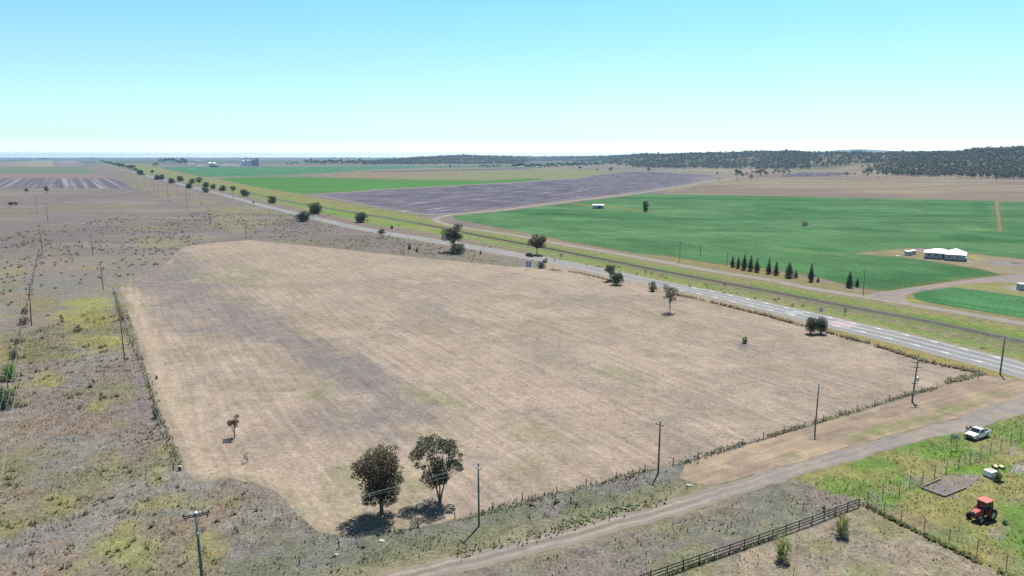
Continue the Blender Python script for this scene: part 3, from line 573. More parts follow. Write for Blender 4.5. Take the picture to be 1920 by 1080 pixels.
# railway
bal = ground_mat('ballast', .3, 3.5, .15, .3, bump=.3, tint=((1.03, 1, .97), (.97, 1, 1.03)))
rl = strip('railway', RAIL, 2.2, 2.2, bal, .035, lambda X, Y, t: mixc(tilec(X, (.21, .205, .20)), A_((.25, .235, .16)), sst(.5, 1, np.abs(t))), .4, 3)
RA = arc(RAIL); rs = np.arange(RA[-1]-1000, RA[-1], 3.0); NR = resample(RAIL, rs)
c_ = strip('ballast_shoulder', NR, 1.5, 1.5, bal, .16, lambda X, Y, t: tilec(X, (.19, .185, .19)), .05, 3, parent=rl)
for o_ in (.55, -.55):
    P = offs(NR, o_); b_ = MB(); b_.tube([(*p, .30) for p in P], .045, 4); b_.build('rail', M['rust'], rl)
mb = MB(); s = RA[-1]-420
while s < RA[-1]:
    a, b = resample(RAIL, [s, s+.5]); mb.box((*a, .20), (.25, 2.3, .12), math.atan2(*(b-a)[::-1])); s += .9
mb.build('sleepers', M['sleeper'], rl)
# gravel service road, field track, dirt road
strip('gravel_road', SERV, 3.4, 3.4, dm, .026, lambda X, Y, t: mixc(tilec(X, (.30, .285, .25)), A_((.25, .22, .16)), sst(.75, 1, np.abs(t))), .3, 5)
strip('field_track', TRACK, 2.6, 2.6, dm, .07, (.40, .365, .29), .3, 3)
strip('field_track', world([(700, 355), (780, 351.3), (960, 342.2), (1085, 333.8)]), 2, 2, dm, .075, (.40, .36, .30), .3, 3)
strip('field_track', world([(450, 330.5), (540, 330), (605, 327), (680, 324.5), (800, 318)]), 5, 5, dm, .12, (.25, .215, .16), .5, 3)
strip('field_track', world([(1870.5, 377), (1873, 405), (1875.5, 434)]), .8, .8, dm, .04, (.20, .18, .10), .3, 3)
strip('field_track', world([(1440, 417), (1480, 419), (1530, 423)]), 1.2, 1.2, dm, .04, (.19, .15, .09), .5, 3)
def dl(P): return 1.95+1.3*sst(70, 112, P[:, 0])
def dc(X, Y, t):
    px, py = PX(X, Y); c = tilec(X, (.275, .235, .205)); ru = np.exp(-((np.abs(t)-.42)/.16)**2); c = mixc(c, A_((.40, .355, .30)), ru*.85)
    c = mixc(c, A_((.19, .175, .13)), np.exp(-(t/.16)**2)*.75*sst(1350, 1200, px)); g = sst(1320, 1450, px)*(.45+.55*sst(1600, 1800, px)); gg = mixc(tilec(X, (.265, .25, .25)), A_((.335, .29, .24)), sst(.42, .6, fbm(X, Y, 4, 4, 2)))
    c = c*(1-g[:, None])+gg*g[:, None]; c = mixc(c, A_((.25, .235, .225)), sst(.4, .6, fbm(X, Y, 3, 4, 6))*.4)
    c = mixc(c, A_((.17, .155, .14)), np.exp(-((t+.62)/.07)**2)*.6*sst(.4, .55, fbm(X, Y, 9, 2, 3)))
    return mixc(c, A_((.30, .25, .175)), sst(.8, 1, np.abs(t)+.3*(fbm(X, Y, 1.5, 3, 4)-.5))*.8)
strip('dirt_road', DIRT, dl, dl, ground_mat('dirt_and_gravel', .2, 3.2, .12, .5, bump=.25, tint=((1.04, 1, .95), (.97, 1, 1.03))), .02, dc, .9, 15, st=.8)
# timber edged garden bed
def px3(x, y, z=0): g = G(x, y); return (g[0], g[1], z)
patch('garden_bed', [(1727, 916), (1770, 932), (1811, 917), (1830, 902), (1795, 893), (1757, 900)], lambda X, Y: mixc(tilec(X, (.245, .215, .175)), A_((.22, .20, .20)), sst(.4, .6, fbm(X, Y, 2, 4, 2))), ground_mat('bare_bed', .35, 4, .2, 1, bump=.4), .016, .8, .1)
ed = thing('garden_edging', 'low weathered timber edging around the bare garden bed above the tractor', 'edging', px3(1770, 932))
for a, b in (((1727, 916), (1770, 932)), ((1771, 932), (1811, 916)), ((1727, 915), (1762, 900))):
    A = Vector(px3(*a)); B = Vector(px3(*b)); mid = (A+B)/2-Vector(px3(1770, 932)); MB().box((mid.x, mid.y, .14), ((B-A).length, .16, .28), math.atan2((B-A).y, (B-A).x)).build('sleeper_beam', M['sill'], ed)

# ------------------------------------------------------------------ vegetation
def leaves(cent, rad, n, size, col, var=.25, flat=.75, seed=0, droop=.0, light=None):
    """n leaf-sized quads spread through each clump's outer volume -> verts, quads, colours"""
    r = np.random.default_rng(seed); Vs = []; Cs = []
    for (c, rr, nn) in zip(cent, rad, n):
        d = r.normal(size=(nn, 3)); d /= np.linalg.norm(d, axis=1)[:, None]; q = rr*(.35+.75*r.random(nn)**.6)
        p = d*q[:, None]; p[:, 2] *= flat; p += c
        a = r.normal(size=(nn, 3)); a[:, 2] *= (1-droop*.5); a /= np.linalg.norm(a, axis=1)[:, None]; b = r.normal(size=(nn, 3)); b[:, 2] -= droop*1.5; b -= (a*b).sum(1)[:, None]*a; b /= np.linalg.norm(b, axis=1)[:, None]
        s = size*(.6+.8*r.random(nn))[:, None]; s2 = s*(.45+.3*droop*0)
        Vs.append(np.stack([p-a*s2*.5-b*s*.5, p+a*s2*.5-b*s*.3, p+a*s2*.4+b*s*.5, p-a*s2*.5+b*s*.35], 1).reshape(-1, 3))
        k = (1+(r.random(nn)-.5)*2*var)*(1+(r.random()-.5)*.35); cc = A_(col)[None]*k[:, None]; cc = cc*(1+(r.random((nn, 3))-.5)*.18)
        Cs.append(np.repeat(cc, 4, 0))
    V = np.vstack(Vs); Cc = np.vstack(Cs); return V, np.arange(len(V)).reshape(-1, 4), np.clip(Cc, .004, .9)
def limb_tubes(base, cents, r0, mbk, stems=1, hsplit=.3, seed=0, n=6):
    r = random.Random(seed); top = max(c[2] for c in cents)
    if stems == 1:
        hs = top*hsplit; fork = Vector((r.uniform(-.2, .2), r.uniform(-.2, .2), hs)); mbk.tube([(0, 0, -.1), (fork.x*.4, fork.y*.4, hs*.5), fork], [r0*1.25, r0, r0*.85], 8)
        starts = [fork]
    else:
        starts = []
        for k in range(stems):
            a = 2*math.pi*k/stems+.6; f = Vector((math.cos(a)*top*.09, math.sin(a)*top*.05, top*hsplit)); mbk.tube([(math.cos(a)*r0*.6, math.sin(a)*r0*.6, -.1), f*.5+Vector((0, 0, .1)), f], [r0, r0*.8, r0*.65], 7); starts.append(f)
    for c in cents:
        f = min(starts, key=lambda s_: (s_.xy-Vector(c).xy).length); c = Vector(c)
        m1 = f.lerp(c, .5)+Vector((r.uniform(-.2, .2), r.uniform(-.2, .2), top*.03)); mbk.tube([f, m1, c], [r0*.45, r0*.28, r0*.1], n if n < 6 else 5)
def join_tree(name, mbk, V, Q, Cc, bark, barkcol=(.12, .105, .09)):
    """one mesh, bark + leaves (for copies too small to show parts)"""
    bv = np.array(mbk.v).reshape(-1, 3); nb = len(bv); q4 = [f for f in mbk.f if len(f) == 4]
    VV = np.vstack([bv, V]); col = np.vstack([np.tile(A_(barkcol), (nb, 1)), Cc])
    mi = np.concatenate([np.ones(len(q4)), np.zeros(len(Q))]); return npmesh(name, VV, [np.array(q4+[]).reshape(-1, 4), Q+nb] , [M['leaf'], bark], col, mi)
def bush_shape(r, seed, n=13):
    rr = random.Random(seed); cs = [(0, 0, .45), (0, 0, .2)]; rd = [.30, .26]
    for k in range(n):
        z = .10+.78*(k+.5)/n+rr.uniform(-.05, .05); ww = .40*max(.12, 1-((z-.32)/.66)**2)**.6
        a = k*2.4+rr.uniform(-.5, .5); q = ww*rr.uniform(.45, 1.18); cs.append((q*math.cos(a), q*math.sin(a), z)); rd.append(rr.uniform(.09, .22))
    return cs, rd
def make_tree(kind, h, w, seed, col, detail=1.0, leafs=None):
    """returns (trunk MB, V, Q, C) in metres, base at origin"""
    r = random.Random(seed); mbk = MB()
    if kind == 'bush':
        cs, rd = bush_shape(r, seed, 18); cs = [(x*w, y*w, z*h*.94) for x, y, z in cs]; rd = [q*w for q in rd]; droop = .2; fl = min(1.1, h/w*.95); r0 = .05*h
        lim = cs[::3]
    elif kind == 'ball':
        cs = [(0, 0, h*.5)]+[(math.cos(a)*w*.22, math.sin(a)*w*.22, h*(.35+.25*(k % 2))) for k, a in enumerate(np.arange(0, 6.2, 1.05))]; rd = [w*.4]+[w*.27]*6; droop = .1; fl = h/w*.95; r0 = .04*h; lim = cs[:3]
    elif kind == 'gum':
        n = 15; cs = []; rd = []
        for k in range(n):
            a = k*2.4+r.uniform(-.3, .3); z = r.uniform(.45, .92); ww = w*.40*math.sin(math.pi*min(1, (z-.25)/.85))**.5
            q = ww*(.35+.65*r.random()); cs.append((q*math.cos(a), q*math.sin(a), z*h)); rd.append(w*r.uniform(.15, .23))
        droop = .5; fl = .7; r0 = .022*h; lim = cs
    elif kind == 'conifer':
        n = 12; cs = []; rd = []
        for k in range(n):
            z = .1+.86*k/(n-1); ww = w*.5*(1-z)**.65*1.05; a = k*2.4; cs.append((ww*.35*math.cos(a), ww*.35*math.sin(a), z*h)); rd.append(max(.15*w, ww*r.uniform(.65, 1.1)))
        droop = .6; fl = .95; r0 = .02*h; lim = cs[-1:]
    elif kind == 'sparse':
        n = 8; cs = []; rd = []
        for k in range(n): a = k*2.4; z = r.uniform(.35, .92); q = w*.36*r.random()**.5; cs.append((q*math.cos(a), q*math.sin(a), z*h)); rd.append(w*r.uniform(.13, .2))
        droop = .3; fl = .9; r0 = .025*h; lim = cs
    ls = leafs or max(.16, min(h, w)*.055); tot = {'bush': 75, 'ball': 90, 'gum': 48, 'conifer': 60, 'sparse': 14}[kind]*w*h/ (ls*ls)*.12*detail
    vol = np.array(rd)**2; nn = np.maximum(6, (vol/vol.sum()*tot)).astype(int)
    V, Q, Cc = leaves(cs, rd, nn, ls, col, .3, fl, seed, droop)
    V[:, 2] = np.maximum(V[:, 2], .02)
    limb_tubes((0, 0, 0), lim, r0, mbk, 1, {'bush': .15, 'ball': .2, 'gum': .32, 'conifer': .1, 'sparse': .2}[kind], seed)
    return mbk, V, Q, Cc
DARKG = (.044, .060, .034); OLIVE = (.072, .078, .036); GUM = (.075, .082, .052); MIDG = (.06, .095, .04); BRN = (.105, .088, .066); CON = (.045, .062, .038)
PROTO = {}
def tree_thing(name, label, kind, px, py, ytop, wpx, col=DARKG, group=None, seed=1, detail=1.0, rot=None, bark='bark', share=None, cat='tree'):
    h = hgt(px, py, ytop); w = wpx*mpp(px, py); X, Y = G(px, py); t = thing(name, label, cat, (X, Y, 0), rot if rot is not None else seed*1.3, group)
    if share:
        key = share
        if key not in PROTO:
            mbk, V, Q, Cc = make_tree(kind, 10, 10*share[1], seed, col, detail); PROTO[key] = (mbk.mesh('trunk', M[bark], True), npmesh('crown', V, Q, M['leaf'], Cc))
        a, b = PROTO[key]; s = Vector((w/(10*share[1]), w/(10*share[1]), h/10)); t.scale = s
        link('trunk', a, t); link('crown', b, t)
    else:
        mbk, V, Q, Cc = make_tree(kind, h, w, seed, col, detail); mbk.build('trunk', M[bark], t, True); link('crown', npmesh('crown', V, Q, M['leaf'], Cc), t)
    return t
# two foreground gums, crown masses where the photo has them
def clump_tree(name, label, base, clumps, col, r0, stems, hsplit, seed, ls=.23, dens=120):
    X, Y = G(*base); mp = mpp(*base); t = thing(name, label, 'tree', (X, Y, 0)); r = random.Random(seed); cs = []; rd = []
    Wd = max(abs(c[0]-base[0]) for c in clumps)*mp
    for (cx, cy, rp) in clumps:
        x = (cx-base[0])*mp; z = hgt(base[0], base[1], cy); rr = rp*mp; lim = math.sqrt(max(.1, 1-(x/(Wd*1.05))**2))*Wd*.75
        for s_ in ((-1, 1) if rp > 8 else (0,)): cs.append((x*(1 if s_ < 0 else .92), lim*s_*r.uniform(.1, .75), z)); rd.append(rr*r.uniform(.9, 1.1))
    nn = [int(dens*(q/.9)**2)+20 for q in rd]
    V, Q, Cc = leaves(cs, rd, nn, ls, col, .35, .85, seed, .6); mbk = MB(); limb_tubes((0, 0, 0), cs, r0, mbk, stems, hsplit, seed)
    mbk.build('trunk', M['bark'], t, True); link('crown', npmesh('crown', V, Q, M['leaf'], Cc), t); return t
clump_tree('gum_tree', 'large dense brown-green gum tree with single trunk, left of the foreground pair', (716, 964),
           [(719, 850, 14), (701, 855, 14), (736, 855, 13), (687, 867, 14), (675, 886, 10), (670, 873, 9), (693, 881, 16), (711, 871, 18), (730, 873, 16), (744, 867, 10), (748, 886, 12), (732, 892, 16), (711, 896, 18), (695, 898, 13), (756, 898, 8), (744, 910, 13), (721, 918, 17), (699, 920, 14), (691, 934, 11), (701, 945, 6), (728, 930, 14), (740, 926, 10), (740, 940, 6)], (.095, .084, .052), .26, 1, .28, 3, dens=190)
clump_tree('gum_tree', 'open green gum tree with several slender stems, right of the foreground pair', (825, 940),
           [(782, 853, 12), (781, 873, 6), (795, 837, 14), (815, 831, 14), (835, 833, 14), (848, 840, 12), (851, 854, 8), (807, 859, 8), (821, 871, 14), (829, 885, 14), (799, 893, 9), (815, 897, 12), (833, 897, 9), (848, 867, 9), (862, 873, 9), (868, 853, 5), (869, 879, 6), (793, 876, 6), (806, 905, 5)], (.07, .092, .042), .15, 3, .30, 5, dens=230)
# roadside bushes and trees, one by one
G1 = 'dark bushy trees along the highway'
row = [
    (569, 415, 393, 28, 'bush', DARKG, 'dark rounded bush overlapping the near edge of the highway, lower of the touching pair'),
    (591, 401, 378, 30, 'bush', DARKG, 'tall dark rounded bush behind the highway, upper of the touching pair'),
    (677, 417, 397, 30, 'bush', DARKG, 'dark bushy tree between highway and railway, left of the dead bare tree'),
    (511, 381, 366, 19, 'bush', DARKG, 'lone compact dark bush beyond the highway, left of the touching pair of bushes'),
    (459, 368, 353, 18, 'bush', DARKG, 'wide dark bush beyond the highway, just above the dark car'),
    (438, 363, 349, 13, 'gum', BRN, 'thin greyish bush beyond the highway between two darker bushes and above the grey car'),
    (418, 358, 346, 14, 'bush', DARKG, 'compact dark bush beyond the highway, above the white car'),
    (400, 354, 344, 11, 'bush', MIDG, 'small grey-green bush beyond the highway, left of the compact dark bush'),
    (386, 361, 350, 15, 'bush', MIDG, 'rounded grey-green bush on the near highway edge, lower of a stacked pair'),
    (386, 351, 340, 13, 'bush', DARKG, 'dark bush behind the highway, upper of a stacked pair'),
    (374, 347, 333, 14, 'gum', OLIVE, 'pale olive bush beyond the highway with uneven open top'),
    (361, 344, 334, 13, 'bush', MIDG, 'low olive-green bush beyond the highway, left of the pale open one'),
    (355, 354, 342, 13, 'bush', DARKG, 'dark flat-topped bush on the near side of the highway, below the olive bushes'),
    (338, 340, 328, 13, 'bush', DARKG, 'dark round bush beyond the highway, above and right of the near-side round bush'),
    (322, 344, 333, 14, 'bush', DARKG, 'dark round bush on the near side of the highway where the road bends past it'),
    (304, 337, 325, 11, 'bush', DARKG, 'right half of the dark double bush hiding the far highway'),
    (295, 337, 326, 12, 'bush', DARKG, 'left half of the dark double bush hiding the far highway'),
    (286, 327, 318, 8, 'gum', OLIVE, 'small lollipop-shaped tree beyond the far highway on the verge'),
    (263, 328, 317, 15, 'bush', DARKG, 'dark broad bush where the far highway reappears, last before the distant row'),
    (716, 446, 430, 16, 'gum', DARKG, 'small dark tree on short trunk standing on the near highway edge'),
    (735, 429, 422, 6, 'bush', DARKG, 'tiny dark shrub just left of the dead bare tree'),
    (768, 468, 458, 8, 'bush', DARKG, 'small dark shrub in the weeds between paddock and highway, left one'),
    (782, 473, 463, 6, 'conifer', DARKG, 'small narrow shrub in the weeds between paddock and highway, right one'),
    (901, 477, 469, 5, 'conifer', DARKG, 'tiny cone-shaped shrub on the near verge right of the big roadside gum'),
    (1224, 546, 525, 16, 'bush', MIDG, 'small grey-green bush on the verge between the round bush and the slender sapling'),
    (1396, 644, 631, 11, 'bush', MIDG, 'small round green shrub alone in the paddock on a dark bare patch'),
    (1157, 534, 508, 28, 'ball', (.045, .065, .03), 'dense round dark green bush below the small roadside gum'),
    (1014, 503, 489, 16, 'bush', DARKG, 'low dark shrub beside the highway, right of the blue sign'),
    (1022, 500, 484, 10, 'gum', GUM, 'grey-green upright shrub behind the low dark one near the blue sign'),
    (856, 476, 453, 36, 'bush', (.035, .05, .025), 'dark undergrowth bush around the foot of the big roadside gum'),
    (1521, 626, 590, 25, 'ball', (.08, .10, .055), 'left one of the two merged dark bushes on the paddock edge by the highway'),
    (1539, 626, 591, 24, 'ball', (.07, .09, .05), 'right one of the two merged dark bushes on the paddock edge by the highway'),
    (1437-190, 546, 530, 9, 'sparse', OLIVE, 'small thin shrub on the fence line behind the slender sapling'),
]
for k, (x, y, yt, w, kd, col, lab) in enumerate(row):
    tree_thing('bush' if kd in ('bush', 'ball') else ('shrub' if yt > 455 else 'tree'), lab, kd, x, y, yt, w, col, G1 if y < 420 else None, 40+k, 1.0 if y < 440 else .8, cat='bush' if kd in ('bush', 'ball') else 'tree')
tree_thing('gum_tree', 'tall dark gum tree standing over undergrowth on the near highway verge', 'gum', 850, 472, 421, 44, (.06, .068, .04), None, 71, 1.0)
tree_thing('gum_tree', 'broad rounded brown-green gum tree beyond the highway beside the dark car', 'gum', 1007, 478, 439, 38, (.085, .08, .05), None, 72, 1.3)
tree_thing('gum_tree', 'small open gum tree behind the dense round bush beside the highway', 'gum', 1144, 527, 496, 26, (.085, .09, .055), None, 73, .9)
tree_thing('sapling', 'slender young gum with thin trunk and small crown alone on the paddock edge', 'gum', 1256, 586, 534, 30, (.125, .12, .075), None, 74, .5, bark='palebark')
tree_thing('dead_shrub', 'scraggly half-bare brown shrub alone in the left foreground of the paddock', 'sparse', 440, 821, 779, 30, (.115, .095, .055), None, 75, 1.6, cat='shrub')
tree_thing('shrub', 'tiny dark weed shrub right of the scraggly shrub in the paddock', 'sparse', 462, 867, 846, 12, (.06, .065, .035), None, 76, .5, cat='shrub')
tree_thing('tree', 'lone dark upright tree in the green crop right of the white shed', 'bush', 1210, 397, 373, 13, (.03, .045, .024), None, 77, .8)
tree_thing('bare_shrub', 'bare brown bush growing out of the green crop', 'bush', 1508, 424, 413, 15, (.15, .12, .10), None, 78, .5, cat='shrub')
tree_thing('bush', 'dark green rounded bush cut by the left edge of the photo', 'bush', 5, 765, 722, 54, (.05, .085, .035), None, 79, .6, cat='bush')
tree_thing('bush', 'fresh bright green bush near the left edge above the dark green one', 'bush', 19, 712, 680, 28, (.10, .19, .04), None, 80, .7, cat='bush')
for k, (x, y, yt, w, lab) in enumerate([(45, 608, 593, 22, 'dark tangled scrub on the left fence beneath the leaning pole, lower clump'), (47, 588, 576, 14, 'small dark scrub clump on the left fence above the lower tangle'), (27, 672, 655, 18, 'dark scrub on the left fence just above the bright green bush'), (33, 645, 634, 14, 'small brownish scrub clump midway down the left fence'), (145, 622, 614, 22, 'low dark scrub clump in the yellow weeds left of the timber pole'), (228, 600, 590, 12, 'dark shrub at the foot of the paddock fence behind the timber pole'), (292, 783, 764, 14, 'dark weed clump on the paddock fence halfway down its left side'), (294, 711, 703, 6, 'tiny weed just inside the left edge of the paddock')]):
    tree_thing('scrub', lab, 'bush', x, y, yt, w, (.05, .055, .03) if k != 3 else (.09, .075, .045), None, 90+k, .5, cat='shrub')
for k, (x, y, yt, w, kd, lab) in enumerate([(50, 363, 352, 7, 'gum', 'small round tree below the striped field, left one of two'), (88, 363, 350, 9, 'gum', 'small bare-topped tree below the striped field, right one of two'), (21, 389, 377, 10, 'gum', 'grey-green tree of the touching pair near the left edge, left one'), (30, 387, 378, 8, 'gum', 'grey-green tree of the touching pair near the left edge, right one')]):
    tree_thing('tree', lab, kd, x, y, yt, w, (.09, .085, .06), 'small trees on the left plain', 110+k, 1)
# fresh yellow-green shrubs at the dark rail fence
for k, (x, y, yt, w, lab) in enumerate([(1467, 1050, 1004, 40, 'rounded yellow-green shrub in front of the dark rail fence, nearer one'), (1577, 1003, 959, 40, 'pointed yellow-green shrub in front of the dark rail fence, farther one'), (1545, 958, 944, 7, 'small yellow-green seedling behind the dark rail fence')]):
    tree_thing('garden_shrub', lab, 'bush', x, y, yt, w*.85, (.22, .25, .07), None, 120+k, .55, cat='shrub')
# conifers by the service road
cf = [(1373, 501, 479, 9), (1384, 503, 481, 9), (1395, 506, 476, 11), (1407, 508, 479, 11), (1419, 510, 484, 12), (1441, 513, 485, 11), (1455, 516, 491, 11), (1479, 521, 493, 18), (1492, 521, 506, 8), (1520, 528, 494, 12), (1533, 529, 519, 6), (1592, 539, 510, 15), (1607, 538, 521, 9)]
nmz = ['first and shortest', 'second', 'third and tallest', 'fourth', 'fifth']
lb = ['%s of five close-set dark conifers at the left end of the row' % s for s in ('first', 'second', 'third', 'fourth', 'fifth')]+['sixth conifer of the row, first after the close-set five', 'narrow conifer left of the broad one in the row', 'broadest conifer in the row beside the service road', 'small bushy conifer just right of the broadest one', 'tall narrow conifer standing alone in the row gap', 'tiny conifer seedling right of the lone narrow conifer', 'conifer at the right end of the row, taller of two near the pole', 'short conifer at the far right end of the row beside the pole']
for k, (x, y, yt, w) in enumerate(cf):
    tree_thing('conifer', lb[k], 'conifer', x, y, yt, w, CON if k not in (7, 11) else (.055, .075, .045), 'conifers planted beside the gravel service road', 130+k, 1.1, bark='bark')
# dead tree
t = thing('dead_tree', 'leafless dead tree with forked limbs between highway and railway', 'tree', px3(748, 431)); h = hgt(748, 431, 413); m = MB(); r_ = random.Random(4)
m.tube([(0, 0, -.1), (.2, 0, h*.25), (-.1, 0, h*.45)], [.3, .26, .2], 7)
for k in range(9):
    a = k*2.1; z = h*.45; l = h*r_.uniform(.4, .6); p1 = Vector((math.cos(a)*l*.45, math.sin(a)*l*.4, z+l*.4)); p2 = p1+Vector((math.cos(a+.4)*l*.4, math.sin(a)*l*.3, l*.45)); m.tube([(-.1, 0, z*.95), p1, p2], [.14, .09, .03], 5)
m.build('trunk', M['palebark'], t, True)

# far trees: templates in one mesh each (trunk + crown too small to tell)
def far_template(seed, nq=70, col=GUM, ls=1.7):
    r = random.Random(seed); cs = []; rd = []
    for k in range(8): a = k*2.4+r.random(); z = r.uniform(4.2, 9.2); q = 2.9*r.random()**.5*math.sin(math.pi*(z-2.2)/8.4)**.5; cs.append((q*math.cos(a), q*math.sin(a), z)); rd.append(r.uniform(1.3, 2.2))
    mbk = MB(); mbk.tube([(0, 0, -1), (.1, 0, 3), (0, .1, 7)], [.3, .24, .12], 4, False)
    V, Q, Cc = leaves(cs, rd, [nq//8]*8, ls, col, .35, .8, seed, .3); return mbk, V, Q, Cc
far_mesh = []
for s in range(6):
    mbk, V, Q, Cc = far_template(300+s, 320, [GUM, (.075, .085, .045), (.10, .10, .065)][s % 3], .95); far_mesh.append(join_tree('forest_tree', mbk, V, Q, Cc, M['bark']))
lo = []
for s in range(8):
    mbk, V, Q, Cc = far_template(330+s, 72, [GUM, (.075, .085, .045), (.095, .097, .062)][s % 3], 2.0)
    bv = np.array(mbk.v); q4 = np.array([f for f in mbk.f if len(f) == 4]); lo.append((np.vstack([bv, V]), np.vstack([q4, Q+len(bv)]), np.vstack([np.tile(A_((.12, .105, .09)), (len(bv), 1)), Cc])))
def mass(name, pos, hs, label, cat, flatten=1.0):
    Vs = []; Qs = []; Cs = []; n = 0
    for k, ((x, y, z), h) in enumerate(zip(pos, hs)):
        V, Q, Cc = lo[k % 8]; a = rng.random()*6.28; s = h/10.5; w = s*(.85+.4*rng.random())*flatten
        R2 = A_([[math.cos(a)*w, -math.sin(a)*w, 0], [math.sin(a)*w, math.cos(a)*w, 0], [0, 0, s]]); Vs.append(V @ R2.T+A_((x, y, z))); Qs.append(Q+n); Cs.append(Cc*(.75+.5*rng.random())); n += len(V)
    o = link(name, npmesh(name, np.vstack(Vs), np.vstack(Qs), M['leaf'], np.vstack(Cs))); return tag(o, label, cat, None, 'stuff')
cand = []
def field_pts(u0, u1, f0, f1, per, thin=None):
    """random forest positions in plan: columns u0..u1, from f0 to f1 of the slope depth"""
    us = np.linspace(u0, u1, 60); d0 = base_d(us)*f0; d1 = np.interp(us, *D1P)*f1; area = np.trapz((d1**2-d0**2)/2, us)/F; n = int(area/per)
    u = rng.uniform(u0, u1, n); q = rng.random(n); a = base_d(u)*f0; b = np.interp(u, *D1P)*f1; Y = np.sqrt(a*a+(b*b-a*a)*q); X = (u-960)/F*Y/math.cos(PIT)
    gap = fbm(X, Y, 90, 3, 5); keep = gap > (thin if thin else .0); return X[keep], Y[keep]
for args in ((1490, 1990, 1.0, 1.06, 300, .34), (1640, 1990, 1.0, 1.25, 400, .3), (1130, 1500, 1.0, 1.05, 250, .38), (690, 1140, 1.0, 1.05, 520, .36)):
    X, Y = field_pts(*args); cand += list(zip(X, Y))
cand = np.array(cand); px, py = PX(cand[:, 0], cand[:, 1]); keep = ~inpoly(px, py, [(1440, 333), (1470, 321), (1610, 320), (1640, 330)])
cand = cand[keep]; z = hill(cand[:, 0], cand[:, 1]); o = np.argsort(np.hypot(cand[:, 0]*.6, cand[:, 1])); cand = cand[o]; z = z[o]
NI = 190
for k in range(NI):
    x, y = cand[k]; ob = link('forest_tree', far_mesh[k % 6]); s = rng.uniform(.85, 1.3); ob.location = (x, y, z[k]-.2); ob.scale = (s*rng.uniform(.9, 1.2), s*rng.uniform(.9, 1.2), s); ob.rotation_euler = (0, 0, rng.random()*6.28)
    tag(ob, 'grey-green gum tree along the front edge of the wooded hills at right', 'tree', 'gum trees on the forest edge')
rest = cand[NI:]; zr = z[NI:]
mass('forest', [(x, y, q-.3) for (x, y), q in zip(rest, zr)], rng.uniform(8, 15, len(rest))*(1+.35*(rng.random(len(rest)) > .93)), 'dense grey-green gum forest covering the low hills on the right horizon', 'forest')
# tree rows on the plain
def rowtrees(px0, px1, y0, y1, n, h, label, group, seed, jity=.8, cols=None, wide=1.0):
    r = random.Random(seed)
    for k in range(n):
        x = px0+(px1-px0)*(k+r.uniform(.1, .9))/n; y = y0+(y1-y0)*(x-px0)/max(1, px1-px0)+r.uniform(-jity, jity); X, Y = G(x, y)
        ob = link('tree', far_mesh[r.randrange(6)]); s = h/10.5*r.uniform(.75, 1.25); ob.location = (X, Y, float(hill(A_([X]), A_([Y]))[0])-.2); ob.scale = (s*wide*r.uniform(.9, 1.3), s*wide*r.uniform(.9, 1.3), s); ob.rotation_euler = (0, 0, r.random()*6.28); tag(ob, label, 'tree', group)
def one(px, py, ytop, wpx, label, m=0):
    X, Y = G(px, py); h = hgt(px, py, ytop); w = wpx*mpp(px, py); ob = link('tree', far_mesh[m % 6]); ob.location = (X, Y, -.1); ob.scale = (w/8, w/8, h/10.2); ob.rotation_euler = (0, 0, px); tag(ob, label, 'tree')
rowtrees(188, 256, 304.5, 322.5, 30, 17, 'dark tree in the close row where the distant highway disappears', 'trees in the distant highway row', 1, .5, wide=1.25)
rowtrees(284, 300, 311.5, 312, 5, 16, 'tree in the loose grove left of the far farm sheds', 'grove left of the far sheds', 2)
rowtrees(300, 350, 306, 309, 16, 32, 'tree in the loose grove behind the far farm sheds', 'grove behind the far sheds', 3, 1.2)
rowtrees(537, 560, 310, 310, 4, 18, 'sparse tree left of the bare grey grove', 'sparse trees right of the silos', 4)
rowtrees(572, 682, 308.5, 308.5, 44, 28, 'bare greyish tree in the long grove right of the silos', 'long grey grove right of the silos', 5, 1.0)
rowtrees(690, 770, 307, 309, 14, 20, 'tree at the foot of the far low wooded hill', 'trees below the far low hill', 6, 1)
rowtrees(826, 862, 316, 315, 6, 12, 'dark shrub-like tree on the edge of the far green field', 'dark shrubs on the far green field edge', 7, .4)
rowtrees(898, 936, 315, 314.5, 10, 15, 'tree in the short straight windbreak left of the white-roofed farm', 'short windbreak trees', 8, .3)
rowtrees(960, 1135, 316.5, 311, 56, 21, 'tree in the long belt around the white-roofed farm buildings', 'tree belt around the far farm', 9, 1.0)
rowtrees(1376, 1480, 331, 328, 14, 13, 'tree in the clump at the far end of the field track', 'trees at the far end of the track', 10, 3)
rowtrees(1580, 1730, 331, 333, 10, 13, 'scattered thin tree in the pasture before the forest', 'scattered pasture trees', 11, 2.2)
rowtrees(-10, 30, 304, 304, 5, 16, 'tree in the small clump at the far left edge', 'far left clump', 12)
rowtrees(70, 93, 299.5, 299.5, 7, 24, 'tree beside the pale buildings on the far left plain', 'trees by the far left buildings', 13, .3)
for a in ((1087, 322, 312, 9, 'dark squat tree on the near edge of the tree belt', 1), (1120, 321, 316, 5, 'tiny dark bush above the ploughed field, left of the round tree', 2), (1145, 323, 313, 9, 'round dark tree at the top left edge of the ploughed field', 3), (1216, 323, 313, 8, 'dark round tree at the top edge of the ploughed field', 4), (1382, 338, 316, 14, 'tall pale-trunked tree beside the far end of the field track', 5), (1345, 330, 322, 5, 'small dark bush at the right tip of the ploughed field', 0), (1349, 337, 333, 9, 'low dark hedge bush beside the track at the ploughed field tip', 1), (1408, 338, 325, 8, 'dark bush right of the track end in the pasture', 2), (1426, 330, 317, 24, 'broad grey-green tree near the far end of the track', 3), (1868, 338, 328, 12, 'dark dense tree in front of the forest at far right', 4), (1320, 345, 343.5, 3, 'tiny bush on the grassy track edge', 5)): one(*a)
